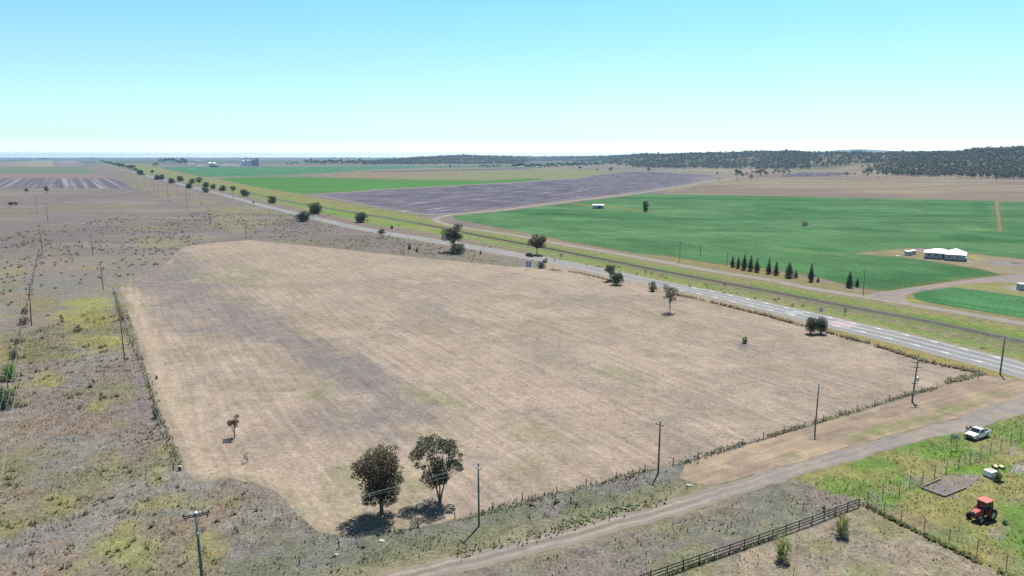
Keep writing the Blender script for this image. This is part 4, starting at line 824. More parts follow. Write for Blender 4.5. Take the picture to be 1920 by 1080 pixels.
# horizon tree lines
def horiz(name, segs, label):
    pos = []; hs = []
    for x0, x1, y, n, h in segs:
        for k in range(n):
            x = rng.uniform(x0, x1); X, Y = G(x, y+rng.uniform(-.25, .25)); pos.append((X, Y, -.5)); hs.append(h*rng.uniform(.6, 1.3))
    mass(name, pos, hs, label, 'treeline', 1.8)
horiz('distant_treeline', [(-40, 960, 296.2, 420, 17), (270, 360, 297.5, 60, 22), (0, 60, 297, 30, 18), (150, 190, 298, 40, 16), (600, 960, 297.5, 200, 26), (400, 640, 296.5, 150, 18), (960, 1140, 299, 160, 26)], 'thin blue-grey line of trees along the flat horizon')
# low mountains beyond
V = []; Q = []; n = 120
for k in range(n+1):
    u = 1440+k*(1860-1440)/n; D = 9500; x = (u-960)/F*D; e = math.sin(math.pi*k/n)**.35
    top = (293-(281.5+2.2*math.sin(k*.11)+1.6*(fbm(A_([k*1.0]), A_([3.0]), 9, 3, 2)[0]-.5)*2))/F*D+CAMH
    V += [(x*.9, D-1000, -1), (x, D, max(2, top*e)), (x*1.1, D+1000, -1)]
Q = [q for k in range(n) for q in ((3*k, 3*k+3, 3*k+4, 3*k+1), (3*k+1, 3*k+4, 3*k+5, 3*k+2))]
tag(link('mountains', npmesh('mountains', V, np.array(Q), plain('forested_range', (.09, .12, .10), .95, 0, .2, .002), smooth=True)), kind='structure')

# ------------------------------------------------------------------ weeds and tufts on the near ground
def tufts(name, pts, label, hmin=.12, hmax=.45, cols=None, seed=3, blades=5, wid=.5):
    r = np.random.default_rng(seed); n = len(pts); base = cols if cols is not None else land_col(pts[:, 0], pts[:, 1])
    h = r.uniform(hmin, hmax, n)*(.6+.8*r.random(n)); Vs = []; Cs = []
    tone = (.6+.65*r.random(n)**.7)[:, None]
    for b in range(blades):
        a = r.random(n)*6.28; rr = h*wid*(.3+r.random(n)); tip = np.stack([pts[:, 0]+np.cos(a)*rr, pts[:, 1]+np.sin(a)*rr, h*(.6+.5*r.random(n))], 1)
        w = h*.16+.02; c0 = np.stack([pts[:, 0]+np.sin(a)*w, pts[:, 1]-np.cos(a)*w, np.full(n, 0.0)], 1); c1 = np.stack([pts[:, 0]-np.sin(a)*w, pts[:, 1]+np.cos(a)*w, np.full(n, 0.0)], 1)
        Vs.append(np.stack([c0, c1, tip], 1)); cc = base*tone*(.85+.3*r.random((n, 1))); Cs.append(np.repeat(cc[:, None], 3, 1))
    V = np.concatenate(Vs).reshape(-1, 3); Cc = np.concatenate(Cs).reshape(-1, 3); T = np.arange(len(V)).reshape(-1, 3)
    return tag(link(name, npmesh(name, V, T, M['weed'], np.clip(Cc, .01, .8))), label, 'weeds', None, 'stuff')
n = 150000; X = rng.uniform(-140, 110, n); Y = 60+rng.random(n)**.8*165; px, py = PX(X, Y); P = np.stack([X, Y], 1)
dd, sd = seg_dist(P, DIRT); keep = (px > -60)&(px < 1980)&(py < 1130)&~inpoly(px, py, PAD)&~inpoly(px, py, VERGE)&(dd > 3.4)
keep &= ((px < 1010)|(py > 760)); keep &= ~((px < 1900)&(px > 330)&(py < 700)); dens = fbm(X, Y, 5, 4, 3); keep &= (rng.random(n) < sst(.36, .6, dens)*.95+.12)
keep &= ~(inpoly(px, py, [(1240, 1090), (1626, 947), (1700, 985), (1790, 1035), (1900, 1088), (2100, 1200), (1200, 1200)]) & (rng.random(n) < .6))
P = P[keep]; tufts('weeds', P, 'low mixed weeds and grass tufts over the rough foreground land', .10, .34)
def seg_dist_px(px, py):
    return seg_dist(world(list(zip(px, np.maximum(py, 400)))), DIRT)[0]
def big_tufts(name, label, n, box, cond, hmin, hmax, c, seed):
    r = np.random.default_rng(seed); X = r.uniform(box[0], box[1], n); Y = r.uniform(box[2], box[3], n); px, py = PX(X, Y); k = cond(px, py)&(px > -40)&(px < 1960)&(fbm(X, Y, 22, 3, seed) > .46); P = np.stack([X[k], Y[k]], 1)
    P = np.repeat(P, 4, 0)+r.normal(size=(len(P)*4, 2))*.35; tufts(name, P, label, hmin, hmax, mixc(np.tile(A_(c), (len(P), 1)), A_(c)*1.5, r.random(len(P))), seed, 8, .8)
big_tufts('tussocks', 'dark tussocks dotted over the dry left plain', 5200, (-330, 40, 130, 620), lambda px, py: ~inpoly(px, py, PAD)&(py > 395)&(px < 640)&~((py > 440)&(px > 430)), .3, .9, (.10, .095, .06), 31)
big_tufts('roadside_tussocks', 'dark and straw-coloured tussocks between highway and paddock', 5000, (-220, 60, 330, 640), lambda px, py: inpoly(px, py, [(470, 445), (440, 412), (560, 412), (850, 462), (1010, 490), (1010, 500), (700, 472)]), .3, .8, (.13, .12, .07), 32)
big_tufts('verge_tussocks', 'brown weed tussocks along the grassy verge between highway and railway', 2600, (-60, 130, 165, 520), lambda px, py: inpoly(px, py, [(900, 458), (1100, 488), (1400, 548), (1700, 612), (1920, 660), (1920, 672), (1700, 622), (1440, 568), (1100, 498), (900, 464)]), .3, .8, (.17, .13, .075), 33)
big_tufts('scrub_tussocks', 'dark tussocks in the foreground weeds', 1500, (-110, 60, 62, 170), lambda px, py: ~inpoly(px, py, PAD)&~inpoly(px, py, VERGE)&~inpoly(px, py, [(760, 1090), (960, 1015), (1300, 920), (1500, 860), (1500, 890), (1260, 975), (960, 1060)])&(seg_dist_px(px, py) > 5)&(px < 1330), .2, .55, (.095, .10, .06), 34)
# ragged stubble in the paddock
n = 26000; X = rng.uniform(-110, 115, n); Y = 80+rng.random(n)**.7*150; px, py = PX(X, Y); k = inpoly(px, py, PAD); P = np.stack([X[k], Y[k]], 1)
tufts('dry_stubble', P, 'short dry cut grass stubble across the mown paddock', .04, .11, pad_col(P[:, 0], P[:, 1])*1.1, 5, 4, 1.2)
def line_pts(pxs, st, spread):
    L = world(pxs); d = arc(L); s = np.arange(0, d[-1], st); Q = resample(L, s); return Q+rng.normal(size=Q.shape)*spread
def hedge(name, pxs, st, spread, label, c, hmin, hmax, seed):
    P = line_pts(pxs, st, spread); g = fbm(P[:, 0], P[:, 1], 6, 3, seed); P = P[(g+.25*(rng.random(len(P))-.5)) > .40]; cc = mixc(np.tile(A_(c), (len(P), 1)), A_(c)*A_((.85, .97, .8)), rng.random(len(P))); tufts(name, P, label, hmin, hmax, cc, seed, 9, .55)
hedge('fence_line_weeds', [(1030, 506), (1080, 511), (1130, 522), (1160, 533)], .10, .5, 'brown tall weeds along the paddock top edge below the blue sign', (.30, .23, .17), .3, .8, 11)
hedge('fence_line_weeds', [(1265, 552), (1330, 566), (1440, 593), (1510, 613)], .05, .45, 'thick brown weed row along the paddock edge left of the merged dark bushes', (.30, .23, .17), .3, .9, 12)
hedge('fence_line_weeds', [(1545, 622), (1640, 648), (1740, 680), (1790, 690), (1838, 699)], .05, .4, 'dark brown weed row along the paddock edge right of the merged dark bushes', (.25, .205, .15), .3, .8, 13)
hedge('fence_line_weeds', [(1842, 700), (1812, 708), (1775, 717)], .03, .5, 'thick grey-green weed clump at the right corner of the paddock', (.30, .29, .20), .25, .6, 14)
hedge('fence_line_weeds', [(1752, 728), (1700, 741), (1640, 760), (1560, 783), (1500, 801), (1400, 830)], .06, .35, 'brown-green weeds on the paddock bottom fence between the two right poles', (.22, .20, .12), .2, .45, 15)
hedge('fence_line_weeds', [(1400, 830), (1300, 862), (1200, 886), (1100, 912), (1000, 937), (900, 963), (800, 988), (720, 1000)], .07, .5, 'grey-green weeds along the old post fence in the middle foreground', (.19, .195, .14), .15, .42, 16)
hedge('fence_line_weeds', [(215, 548), (228, 600), (250, 650), (275, 705), (292, 770), (310, 820), (335, 875)], .16, .4, 'olive weeds along the left fence of the paddock', (.19, .19, .10), .15, .45, 17)
hedge('fence_line_weeds', [(73, 478), (60, 530), (48, 580), (36, 640), (20, 700), (5, 770)], .6, .5, 'dark weeds marking the old fence near the left edge', (.13, .115, .07), .15, .5, 18)
hedge('fence_line_weeds', [(1626, 950), (1690, 983), (1780, 1028), (1900, 1085)], .05, .25, 'weeds growing along the foot of the post fence below the tractor', (.15, .17, .07), .2, .5, 19)
hedge('fence_line_weeds', [(1240, 1082), (1340, 1048), (1440, 1011), (1540, 975), (1625, 944)], .06, .2, 'short weeds along the foot of the dark rail fence', (.11, .12, .07), .1, .28, 20)
hedge('roadside_grass', [(860, 1040), (960, 1014), (1085, 978), (1185, 950), (1240, 940)], .05, .7, 'pale feathery grass fringe along the upper side of the dirt road', (.30, .33, .21), .2, .5, 21)
# ------------------------------------------------------------------ power poles
def pole_thing(label, base, top, arm='t', group=None, mat='wood', lean=None, extra=None, r0=.15, name='power_pole', armrot=0.0, armw=2.4):
    X, Y = G(*base); h = hgt(base[0], base[1], top[1]) if base[1] < 1080 else extra['h']
    t = thing(name, label, 'power pole', (X, Y, 0), armrot, group); mp = mpp(*base)
    lx = 0 if lean is None else lean
    MB().tube([(0, 0, -.3), (lx*.5, 0, h*.5), (lx, 0, h)], [r0, r0*.85, r0*.7], 8).build('pole_shaft', M[mat], t, True)
    if arm == 'none': return t
    c = MB().box((lx, -.16, h-.45), (armw, .12, .13)); 
    c.build('crossarm', M['wood' if mat == 'wood' else 'steel'], t)
    ins = [(lx-armw*.46, h-.3), (lx+armw*.46, h-.3), (lx, h+.08)]
    if base[1] > 480:
        for x, z in ins: MB().lathe([(.0, .28), (.05, .26), (.09, .16), (.05, .12), (.09, .03), (.04, 0)], (x, -.16 if x != lx else 0, z-.05), 8).build('insulator', M['porc'], t, True)
    return t
ps = {}
ps['a'] = pole_thing('dark timber power pole with green-tinted shaft in the middle foreground right of two gums', (898, 987), (899, 870), mat='greenpole', armrot=-.9, armw=1.7)
ps['b'] = pole_thing('dark timber power pole on the weedy strip below the centre of the paddock', (1234, 888), (1241, 791), armrot=-.8, armw=1.5, r0=.16)
ps['c'] = pole_thing('slim timber power pole on the mown verge, left of the transformer pole', (1528, 808), (1534, 721), mat='greenpole', armrot=-.3, armw=1.6, r0=.14)
ps['d'] = pole_thing('leaning timber power pole carrying a grey transformer drum on the paddock fence', (1710, 752), (1722, 675), lean=.25, armrot=-.3, armw=2.4, r0=.17)
t = ps['d']; MB().lathe([(0, .95), (.3, .9), (.36, .82), (.36, .06), (.3, 0), (0, 0)], (.48, -.1, 4.4), 14).build('transformer', M['steel'], t, True)
MB().box((.1, -.2, 7.4), (2.0, .1, .12)).build('crossarm', M['wood'], t); MB().box((.1, -.2, 3.9), (1.0, .1, .1)).build('bracket', M['blackp'], t); MB().box((-.1, -.22, 1.9), (.4, .25, .7)).build('meter_box', M['grey'], t)
ps['e'] = pole_thing('dark timber power pole standing beside the highway at the right edge', (1875, 702), (1879, 632), mat='greenpole', armrot=-.3, armw=2.2, r0=.2)
# the large T pole cut by the bottom edge
X0, Y0 = G(384, 1140); pt = thing('power_pole', 'large T-shaped power pole rising from the bottom edge at left', 'power pole', (X0, Y0, 0), .42)
hT = hgt(384, 1140, 962)
MB().tube([(0, 0, -.3), (0, 0, hT)], [.2, .15], 10).build('pole_shaft', M['greenpole'], pt, True)
for yy in (-.2, .2): MB().box((0, yy, hT-.25), (2.7, .1, .14)).build('crossarm', M['wood'], pt)
for x in (-1.25, -.45, .4, 1.25): MB().lathe([(0, .34), (.06, .32), (.1, .2), (.06, .15), (.1, .05), (.04, 0)], (x, 0, hT-.2), 8).build('insulator', M['porc'] if abs(x) < 1 else M['blackp'], pt, True)
MB().lathe([(.0, .14), (.17, .12), (.18, 0)], (0, 0, hT), 12).build('pole_cap', M['white'], pt, True)
for x in (-1.1, 1.1): MB().tube([(x, 0, hT-.32), (x+.02, 0, hT-.7)], [.05, .09], 6).build('insulator', M['blackp'], pt)
MB().box((-.28, -.2, hT-1.75), (.1, .1, .9)).build('cable_fuse', M['white'], pt); MB().box((-.1, -.2, hT-2.3), (.4, .1, .12)).build('bracket', M['white'], pt)
lp = [((59, 611), (67, 530), 'dark leaning power pole above the tangled scrub on the left fence', .9), ((234, 678), (232, 597), 'dark timber pole with crossarm beside the left edge of the paddock', 0), ((194, 543), (192, 490), 'timber pole just left of the paddock top left corner', 0), ((174, 479), (171, 440), 'plain timber pole on the grey plain above the paddock corner pole', 0), ((80, 476), (80, 421), 'tall timber pole at the top of the old left fence', 0), ((90, 416), (87, 382), 'timber pole with crossarm on the left plain, right one of a close pair', 0), ((70, 398), (68, 368), 'timber pole with wide crossarm on the left plain, left one of a close pair', 0),
      ((462, 447), (461, 412), 'pole just above the top corner of the paddock', 0), ((393, 415), (391, 389), 'pole on the plain left of the one above the paddock corner', 0), ((351, 395), (351, 373), 'nearest pole of the stacked cluster left of the highway', 0), ((350, 385), (346, 355), 'tall pole right behind the nearest of the stacked cluster', 0), ((334, 371), (333, 345), 'thick distant pole in the middle of the cluster left of the highway', 0), ((315, 371), (314, 344), 'thick distant pole left of the middle one in the cluster', 0), ((319, 380), (318, 364), 'short thin pole at the fence line below the pole cluster', 0)]
for (b, tp, lab, le) in lp: pole_thing(lab, b, tp, lean=le, armrot=.1, armw=2.2, r0=.16)
for x, yb, yt in [(306, 360, 341), (297, 362, 347), (290, 360, 337), (277, 361, 347), (285, 354, 340), (271, 352, 335), (262, 354, 341), (256, 349, 333), (250, 345, 334), (243, 344, 330), (236, 340, 329), (229, 338, 327), (222, 336, 325), (215, 331, 321), (208, 328, 319), (200, 324, 316), (193, 320, 313), (356, 368, 363), (354, 369, 364), (379, 384, 378), (376, 385, 377)]:
    pole_thing('distant timber pole in the receding lines left of the highway', (x, yb), (x, yt), group='distant power poles left of the highway', r0=.14, armrot=.1)
for b, tp, lab in (((1274, 490), (1275, 452), 'pole with small boxes beside the service road, left of the conifers'), ((1313, 480), (1313, 459), 'plain short pole standing inside the green crop'), ((1363, 497), (1364, 472), 'short pole just left of the conifer row'), ((1618, 551), (1620, 505), 'thin pole beside the service road at the right end of the conifers')):
    pole_thing(lab, b, tp, r0=.13, armrot=-.2, armw=1.6, mat='wood')
MB().box((0, -.22, 5), (.5, .3, .7)).build('meter_box', M['grey'], bpy.data.objects[[o.name for o in bpy.data.objects if o.get('label', '').startswith('pole with small boxes')][0]])
lpt = thing('leaning_post', 'short leaning stay post on the grey plain left of the corner pole', 'post', px3(131, 478)); MB().tube([(0, 0, -.1), (-1.2, 0, 4.4)], [.14, .1], 7).build('post_shaft', M['wood'], lpt)
# wires
def wire(L, name, parent, sag=.7, r=.009):
    b = MB(); pts = []
    for a, c in zip(L[:-1], L[1:]):
        for k in range(10): u = k/10; p = Vector(a).lerp(Vector(c), u); p.z -= sag*4*u*(1-u); pts.append(p)
    pts.append(Vector(L[-1])); b.tube(pts, r, 4, False); return b.build(name, M['wire'], parent)
def top(o, dx, dz, h): return o.matrix_basis @ Vector((dx, -.1, h+dz))
hh = {k: (hgt(*a)) for k, a in dict(a=(898, 987, 870), b=(1234, 888, 791), c=(1528, 808, 721), d=(1710, 752, 675), e=(1875, 702, 632)).items()}
pl = thing('power_line', 'overhead wires strung past the two gums along the row of foreground poles', 'power line')
for dx, dz, dT in ((-.8, -.2, -2.2), (.8, -.2, -1.9), (0, .1, -2.3)):
    L = [pt.matrix_basis @ Vector((.2, -.1, hT+dT))]+[top(ps[k], dx, dz, hh[k]) for k in 'abcde']; wire([tuple(v) for v in L], 'wire', pl, .5)
pl = thing('power_line', 'pale overhead wires running down the left edge of the photo from the leaning pole', 'power line')
tl = Vector(px3(59, 611)); hl = hgt(59, 611, 530)
for dx in (-1, 0, 1):
    e = G(-60+dx*22, 1150, 9); wire([(tl.x+.9+dx, tl.y, hl-.3), (e[0], e[1], 9.5)], 'wire', pl, .8, .010)
pl = thing('power_line', 'overhead wires linking the big bottom left pole to the paddock edge pole', 'power line')
for dx in (-1.3, 0, 1.3): wire([tuple(pt.matrix_basis @ Vector((dx, 0, hT))), (G(234, 678)[0]+dx*.7, G(234, 678)[1], hgt(234, 678, 597)-.3), (G(194, 543)[0]+dx*.7, G(194, 543)[1], hgt(194, 543, 490)-.3)], 'wire', pl, .9, .007)
# ------------------------------------------------------------------ fences
def post_fence(name, label, pxs, st, h, wires=(.4, .8), r=.06, mat='post', net=False, rails=None, sink=0, jit=.05, seed=1, exact=None):
    L = world(pxs); r_ = random.Random(seed); d = arc(L); P = resample(L, np.arange(0, d[-1]+.01, st)) if exact is None else L; o0 = P[0]
    t = thing(name, label, 'fence', (o0[0], o0[1], 0))
    for p in P:
        hh_ = h*r_.uniform(.88, 1.08) if jit else h; q = (p[0]-o0[0]+r_.uniform(-jit, jit), p[1]-o0[1]+r_.uniform(-jit, jit))
        MB().tube([(q[0], q[1], -.1), (q[0]+r_.uniform(-jit, jit), q[1], hh_)], r, 6).build('post', M[mat], t)
    Q = [(p[0]-o0[0], p[1]-o0[1]) for p in P]
    for z in wires: MB().tube([(*q, z) for q in Q], .006, 4, False).build('fence_wire', M['wire'], t)
    if rails:
        for z in rails:
            b = MB()
            for a, c in zip(Q[:-1], Q[1:]):
                A = Vector((*a, z)); B = Vector((*c, z)); b.box((A+B)/2+Vector((.0, -.05, 0)), ((B-A).length+.05, .05, .14), math.atan2((B-A).y, (B-A).x))
            b.build('rail', M['blackrail'], t)
    if net:
        b = MB()
        for k in range(9): b.tube([(*q, .08+k*(h-.12)/8) for q in Q], .0055, 3, False)
        LQ = np.array(Q); dd_ = arc(LQ); PP = resample(LQ, np.arange(0, dd_[-1], .3))
        for q in PP: b.tube([(q[0], q[1], .04), (q[0], q[1], h-.04)], .005, 3, False)
        b.build('wire_netting', M['grey'], t)
    return t
post_fence('rail_fence', 'dark three-rail fence running up from the bottom edge towards the netting fence', [(1120, 1124), (1240, 1082), (1334, 1049), (1430, 1016), (1520, 984), (1574, 963), (1626, 944)], 2.55, 1.35, (), .065, 'blackrail', rails=(.35, .78, 1.2), jit=0)
post_fence('netting_fence', 'tall wire netting fence with thin dark posts climbing right above the garden bed', [(1626, 945), (1654, 934), (1686, 924), (1705, 914), (1729, 906), (1752, 897), (1774, 886), (1797, 877), (1818, 869), (1838, 859), (1857, 850), (1876, 842), (1894, 834), (1913, 826), (1935, 817), (1960, 806)], 3, 2.05, (2.0,), .045, 'blackrail', net=True, jit=0, exact=True)
post_fence('netting_fence', 'wire netting fence with dark posts descending right below the red tractor', [(1626, 946), (1657, 966), (1689, 981), (1732, 999), (1779, 1019), (1831, 1042), (1886, 1067), (1950, 1096)], 3, 2.1, (2.0,), .045, 'blackrail', net=True, jit=0, exact=True)
post_fence('post_fence', 'old timber post and wire fence along the bottom edge of the paddock', [(1756, 728), (1700, 742), (1640, 760), (1590, 775), (1500, 802), (1400, 831), (1290, 865), (1228, 880), (1170, 895), (1110, 905), (1049, 924), (976, 938), (900, 962), (800, 985), (680, 1010), (545, 1065)], 5.5, 1.15, (.35, .65, .95), .075, jit=.12, seed=3)
post_fence('post_fence', 'old timber post and wire fence down the left side of the paddock', [(213, 545), (222, 580), (232, 625), (247, 655), (262, 683), (277, 705), (290, 765), (305, 815), (320, 862), (332, 895)], 5.0, 1.2, (.4, .9), .08, jit=.12, seed=4)
post_fence('post_fence', 'decaying post and wire fence near the left edge beneath the leaning pole', [(73, 470), (62, 520), (50, 575), (36, 635), (22, 690), (4, 765)], 7, 1.15, (.4, .9), .08, jit=.12, seed=5)
post_fence('post_fence', 'faint wire fence between the highway verge and the top edge of the paddock', [(470, 449), (600, 461), (700, 473), (830, 486), (960, 499), (1030, 505)], 12, 1.1, (.4, .9), .07, jit=.1, seed=6)
post_fence('post_fence', 'faint fence line running across the far plain towards the top corner of the paddock', [(250, 354), (300, 372), (350, 394), (400, 419), (440, 441)], 14, 1.15, (.4, .9), .08, jit=.1, seed=8)
g = thing('rail_stay', 'pale diagonal brace pole at the corner where dark rail fence meets netting', 'brace', px3(1626, 945)); MB().tube([(0, 0, 1.9), (2.5, -2.2, .1)], .03, 6).build('brace_bar', M['steel'], g)
g = thing('stump_post', 'thick short timber stump post on the left paddock fence', 'post', px3(293, 786)); MB().tube([(0, 0, -.1), (.05, 0, 1.25)], [.2, .17], 8).build('post_shaft', M['post'], g)
# ------------------------------------------------------------------ vehicles
def quadm(b, pts, th=.02):
    P = [Vector(p) for p in pts]; n_ = (P[1]-P[0]).cross(P[2]-P[0]).normalized()*th; k = len(P); b.add(P+[p+n_ for p in P], [tuple(range(k))[::-1], tuple(range(k, 2*k))]+[(i, (i+1) % k, k+(i+1) % k, k+i) for i in range(k)])
def car(label, px, py, head, body='white', kind='sedan', group=None, L=4.7, W=1.8, open_doors=False, name='car', cat='car'):
    X, Y = G(px, py); t = thing(name, label, cat, (X, Y, .03), head, group); b = MB(); h = L/2
    def ring(x, z0, z1, w, sh=.9): return [(x, -w, z0), (x, w, z0), (x, w*1.0, z0+(z1-z0)*.6), (x, w*sh, z1), (x, -w*sh, z1), (x, -w*1.0, z0+(z1-z0)*.6)]
    w = W/2
    if kind == 'ute':
        b.sect([ring(h, .55, .85, w*.86), ring(h-.12, .38, 1.02, w*.95), ring(h-.9, .36, 1.10, w), ring(h-1.35, .36, 1.16, w), ring(-.62, .36, 1.14, w)])
        b.build('body', M[body], t, False, .04)
        tb = MB(); tb.box((-1.62, 0, .62), (1.95, W*.98, .26)); 
        for s in (-1, 1): tb.box((-1.62, s*(w-.04), .95), (1.95, .08, .42))
        tb.box((-.68, 0, .98), (.06, W-.2, .40)); tb.box((-2.62, 0, .92), (.07, W-.12, .5)); tb.build('tray', M[body], t, False, .02)
        MB().box((-1.62, 0, .78), (1.84, W-.22, .05)).build('tray_liner', M['blackp'], t)
        cb = MB(); cb.sect([[(1.22, -w*.88, 1.1), (1.22, w*.88, 1.1), (.42, w*.74, 1.74), (.42, -w*.74, 1.74)], [(-.62, -w*.9, 1.1), (-.62, w*.9, 1.1), (-.38, w*.76, 1.76), (-.38, -w*.76, 1.76)]]); cb.build('windows', M['glass'], t)
        rf = MB(); rf.box((.02, 0, 1.775), (.95, w*1.55, .06)); rf.build('roof', M[body], t, False, .03)
        for s in (-1, 1): p = MB(); p.tube([(1.24, s*w*.87, 1.12), (.45, s*w*.76, 1.76)], .035, 4); p.tube([(.3, s*w*.9, 1.12), (.2, s*w*.78, 1.76)], .03, 4); p.tube([(-.6, s*w*.9, 1.12), (-.4, s*w*.78, 1.76)], .04, 4); p.build('door_pillar', M[body], t)
        MB().box((h-.02, 0, .80), (.08, W*.55, .24)).build('grille', M['blackp'], t); MB().box((h+.05, 0, .5), (.16, W*.96, .22)).build('bumper', M['blackp'], t, False, .03)
        for s in (-1, 1): MB().box((h-.06, s*w*.76, .88), (.14, .34, .17)).build('headlight', M['porc'], t, False, .03)
        if open_doors:
            for xh, ln in ((1.05, 1.0), (.12, .82)):
                d = MB(); a = R(62); y0 = -w; ex = (xh-ln*math.cos(a), y0-ln*math.sin(a)); mid = ((xh+ex[0])/2, (y0+ex[1])/2); d.box((*mid, .78), (ln, .07, .72), math.atan2(y0-ex[1], xh-ex[0]))
                dr = d.build('open_door', M[body], t, False, .02); MB().box((*mid, 1.38), (ln*.85, .03, .44), math.atan2(y0-ex[1], xh-ex[0])).build('door_window', M['glass'], dr)
        xs_ = (h-.95, -h+1.15); wr_ = .38
    else:
        b.sect([ring(h, .45, .62, w*.8), ring(h-.15, .28, .74, w*.93), ring(h-1.2, .25, .92, w), ring(-h+.95, .25, .96, w), ring(-h+.1, .3, .9, w*.93), ring(-h, .45, .8, w*.85)]); b.build('body', M[body], t, False, .04)
        zt = 1.42 if kind == 'sedan' else 1.7; cb = MB(); cb.sect([[(h-1.3, -w*.86, .9), (h-1.3, w*.86, .9), (h-2.0, w*.7, zt), (h-2.0, -w*.7, zt)], [(-h+.5, -w*.86, .93), (-h+.5, w*.86, .93), (-h+1.0, w*.7, zt), (-h+1.0, -w*.7, zt)]]); cb.build('windows', M['glass'], t)
        MB().box((-.5, 0, zt+.02), (L-3.1, w*1.42, .05)).build('roof', M[body], t, False, .02)
        for s in (-1, 1): MB().box((h-.08, s*w*.7, .64), (.14, .32, .14)).build('headlight', M['porc'], t)
        xs_ = (h-.9, -h+.9); wr_ = .32
    for x in xs_:
        for s in (-1, 1): wl_ = MB().wheel((x, s*(w-.1), wr_), wr_, .24).build('wheel', M['tyre'], t, True); MB().disc((x, s*(w-.02), wr_), wr_*.6, .08).build('rim', M['rim'], wl_)
    return t
car('white dual-cab ute parked on the grass with its right side doors open', 1832, 820, math.atan2(-.57, -.82)-.12, 'white', 'ute', None, 5.2, 1.86, True, 'ute', 'ute')
def hang(px, py):
    g = A_(G(px, py)); k = np.argmin(np.hypot(*(NH-g).T)); k = min(max(k, 1), len(NH)-2); d = NH[k+1]-NH[k-1]; return math.atan2(d[1], d[0])
car('black car with bright windscreen on the highway below the rounded gum tree', 993, 480.5, hang(993, 480), 'carblack', 'suv', 'cars on the highway')
car('small black car on the distant highway, nearest of three distant cars', 475, 380, hang(475, 380)+math.pi, 'carblack', 'suv', 'cars on the highway')
car('grey car on the distant highway between the white car and the black one', 438, 370, hang(438, 370), 'carsilver', 'sedan', 'cars on the highway')
car('white car on the distant highway, farthest of the three distant cars', 422, 365, hang(422, 365), 'white', 'suv', 'cars on the highway')
# tractor
t = thing('tractor', 'old red tractor with glazed cab parked in the weedy green yard', 'tractor', px3(1840, 972), R(205))
b = MB(); b.sect([[(2.0, -.33, .75), (2.0, .33, .75), (2.0, .33, 1.30), (2.0, -.33, 1.30)], [(1.9, -.38, .65), (1.9, .38, .65), (1.9, .38, 1.5), (1.9, -.38, 1.5)], [(.35, -.42, .65), (.35, .42, .65), (.35, .42, 1.68), (.35, -.42, 1.68)]]); b.build('bonnet', M['red'], t, False, .05)
MB().box((1.98, 0, 1.05), (.08, .5, .5)).build('grille', M['blackp'], t); MB().box((.2, 0, .62), (3.2, .42, .4)).build('chassis', M['blackp'], t); MB().box((1.55, 0, .48), (.18, 1.5, .16)).build('front_axle', M['blackp'], t)
MB().sect([[(.35, -.62, 1.3), (.35, .62, 1.3), (.25, .6, 2.62), (.25, -.6, 2.62)], [(-1.15, -.7, 1.3), (-1.15, .7, 1.3), (-1.0, .62, 2.62), (-1.0, -.62, 2.62)]]).build('cab_glass', M['glass'], t)
for x, y in ((.36, .63), (.36, -.63), (-1.15, .7), (-1.15, -.7), (-.45, .68), (-.45, -.68)): MB().tube([(x, y, 1.2), (x*.9, y*.93, 2.64)], .045, 4).build('cab_pillar', M['blackp'], t)
MB().box((-.38, 0, 2.72), (1.75, 1.5, .18)).build('cab_roof', M['redroof'], t, False, .06); MB().box((-.4, 0, 1.15), (1.6, 1.3, .35)).build('cab_base', M['blackp'], t)
MB().tube([(.9, .3, 1.6), (.9, .3, 2.35)], .05, 7).build('exhaust', M['blackp'], t)
for s in (-1, 1):
    f = MB(); 
    for k in range(7): a0 = R(15+k*22); a1 = R(15+(k+1)*22); f.add([(-.75+.92*math.cos(a), s*y, .8+.92*math.sin(a)) for a in (a0, a1) for y in (.62, 1.1)], [(0, 1, 3, 2)])
    f.build('mudguard', M['red'], t)
    w_ = MB().wheel((-.75, s*.9, .82), .82, .46, 24).build('rear_wheel', M['tyre'], t, True); MB().disc((-.75, s*1.05, .82), .42, .12).build('rim', M['rim'] if s > 0 else M['redroof'], w_)
    w_ = MB().wheel((1.55, s*.8, .5), .5, .32, 20).build('front_wheel', M['tyre'], t, True); MB().disc((1.55, s*.92, .5), .28, .1).build('rim', M['rim'], w_)
    MB().box((2.03, s*.2, 1.38), (.06, .16, .12)).build('headlight', M['porc'], t)
# ------------------------------------------------------------------ signs and small things
def sign(label, px, py, w, h, z0, face, name='road_sign', rz=0, posts=2, back='signback'):
    t = thing(name, label, 'sign', px3(px, py), rz)
    for k in range(posts): x = 0 if posts == 1 else (k-.5)*w*.72; MB().tube([(x, 0, -.1), (x, 0, z0+h)], .045, 6).build('sign_post', M['steel'] if posts == 1 else M['greenpole'], t)
    MB().box((0, -.06, z0+h/2), (w, .04, h)).build('sign_panel', M[face], t); return t
s_ = sign('blue rectangular road sign on posts beside the paddock edge left of the dark car', 991, 505, 2.3, 2.5, 1.2, 'signblue')
MB().box((.3, -.09, 3.4), (.6, .03, .35)).build('sign_symbol', M['white'], s_); MB().box((-.1, -.09, 2.7), (1.4, .02, .18)).build('sign_stripe', M['white'], s_); MB().box((-.1, -.09, 2.1), (1.4, .02, .18)).build('sign_stripe', M['white'], s_)
sign('grey-backed notice board on two posts left of the white ute', 1787, 842, 1.1, .75, 1.9, 'signback', 'notice_board', -.3)
sign('small grey sign between highway and railway above the merged dark bushes', 1538, 594, 1.3, 1.4, 1.6, 'signback')
sign('pale narrow marker sign beside the railway right of the merged dark bushes', 1584, 590, .8, 1.5, .8, 'signback', posts=1)
sign('tiny sign on the far verge right of the black car', 1052, 486, 1.4, 1.5, 1.2, 'signback')
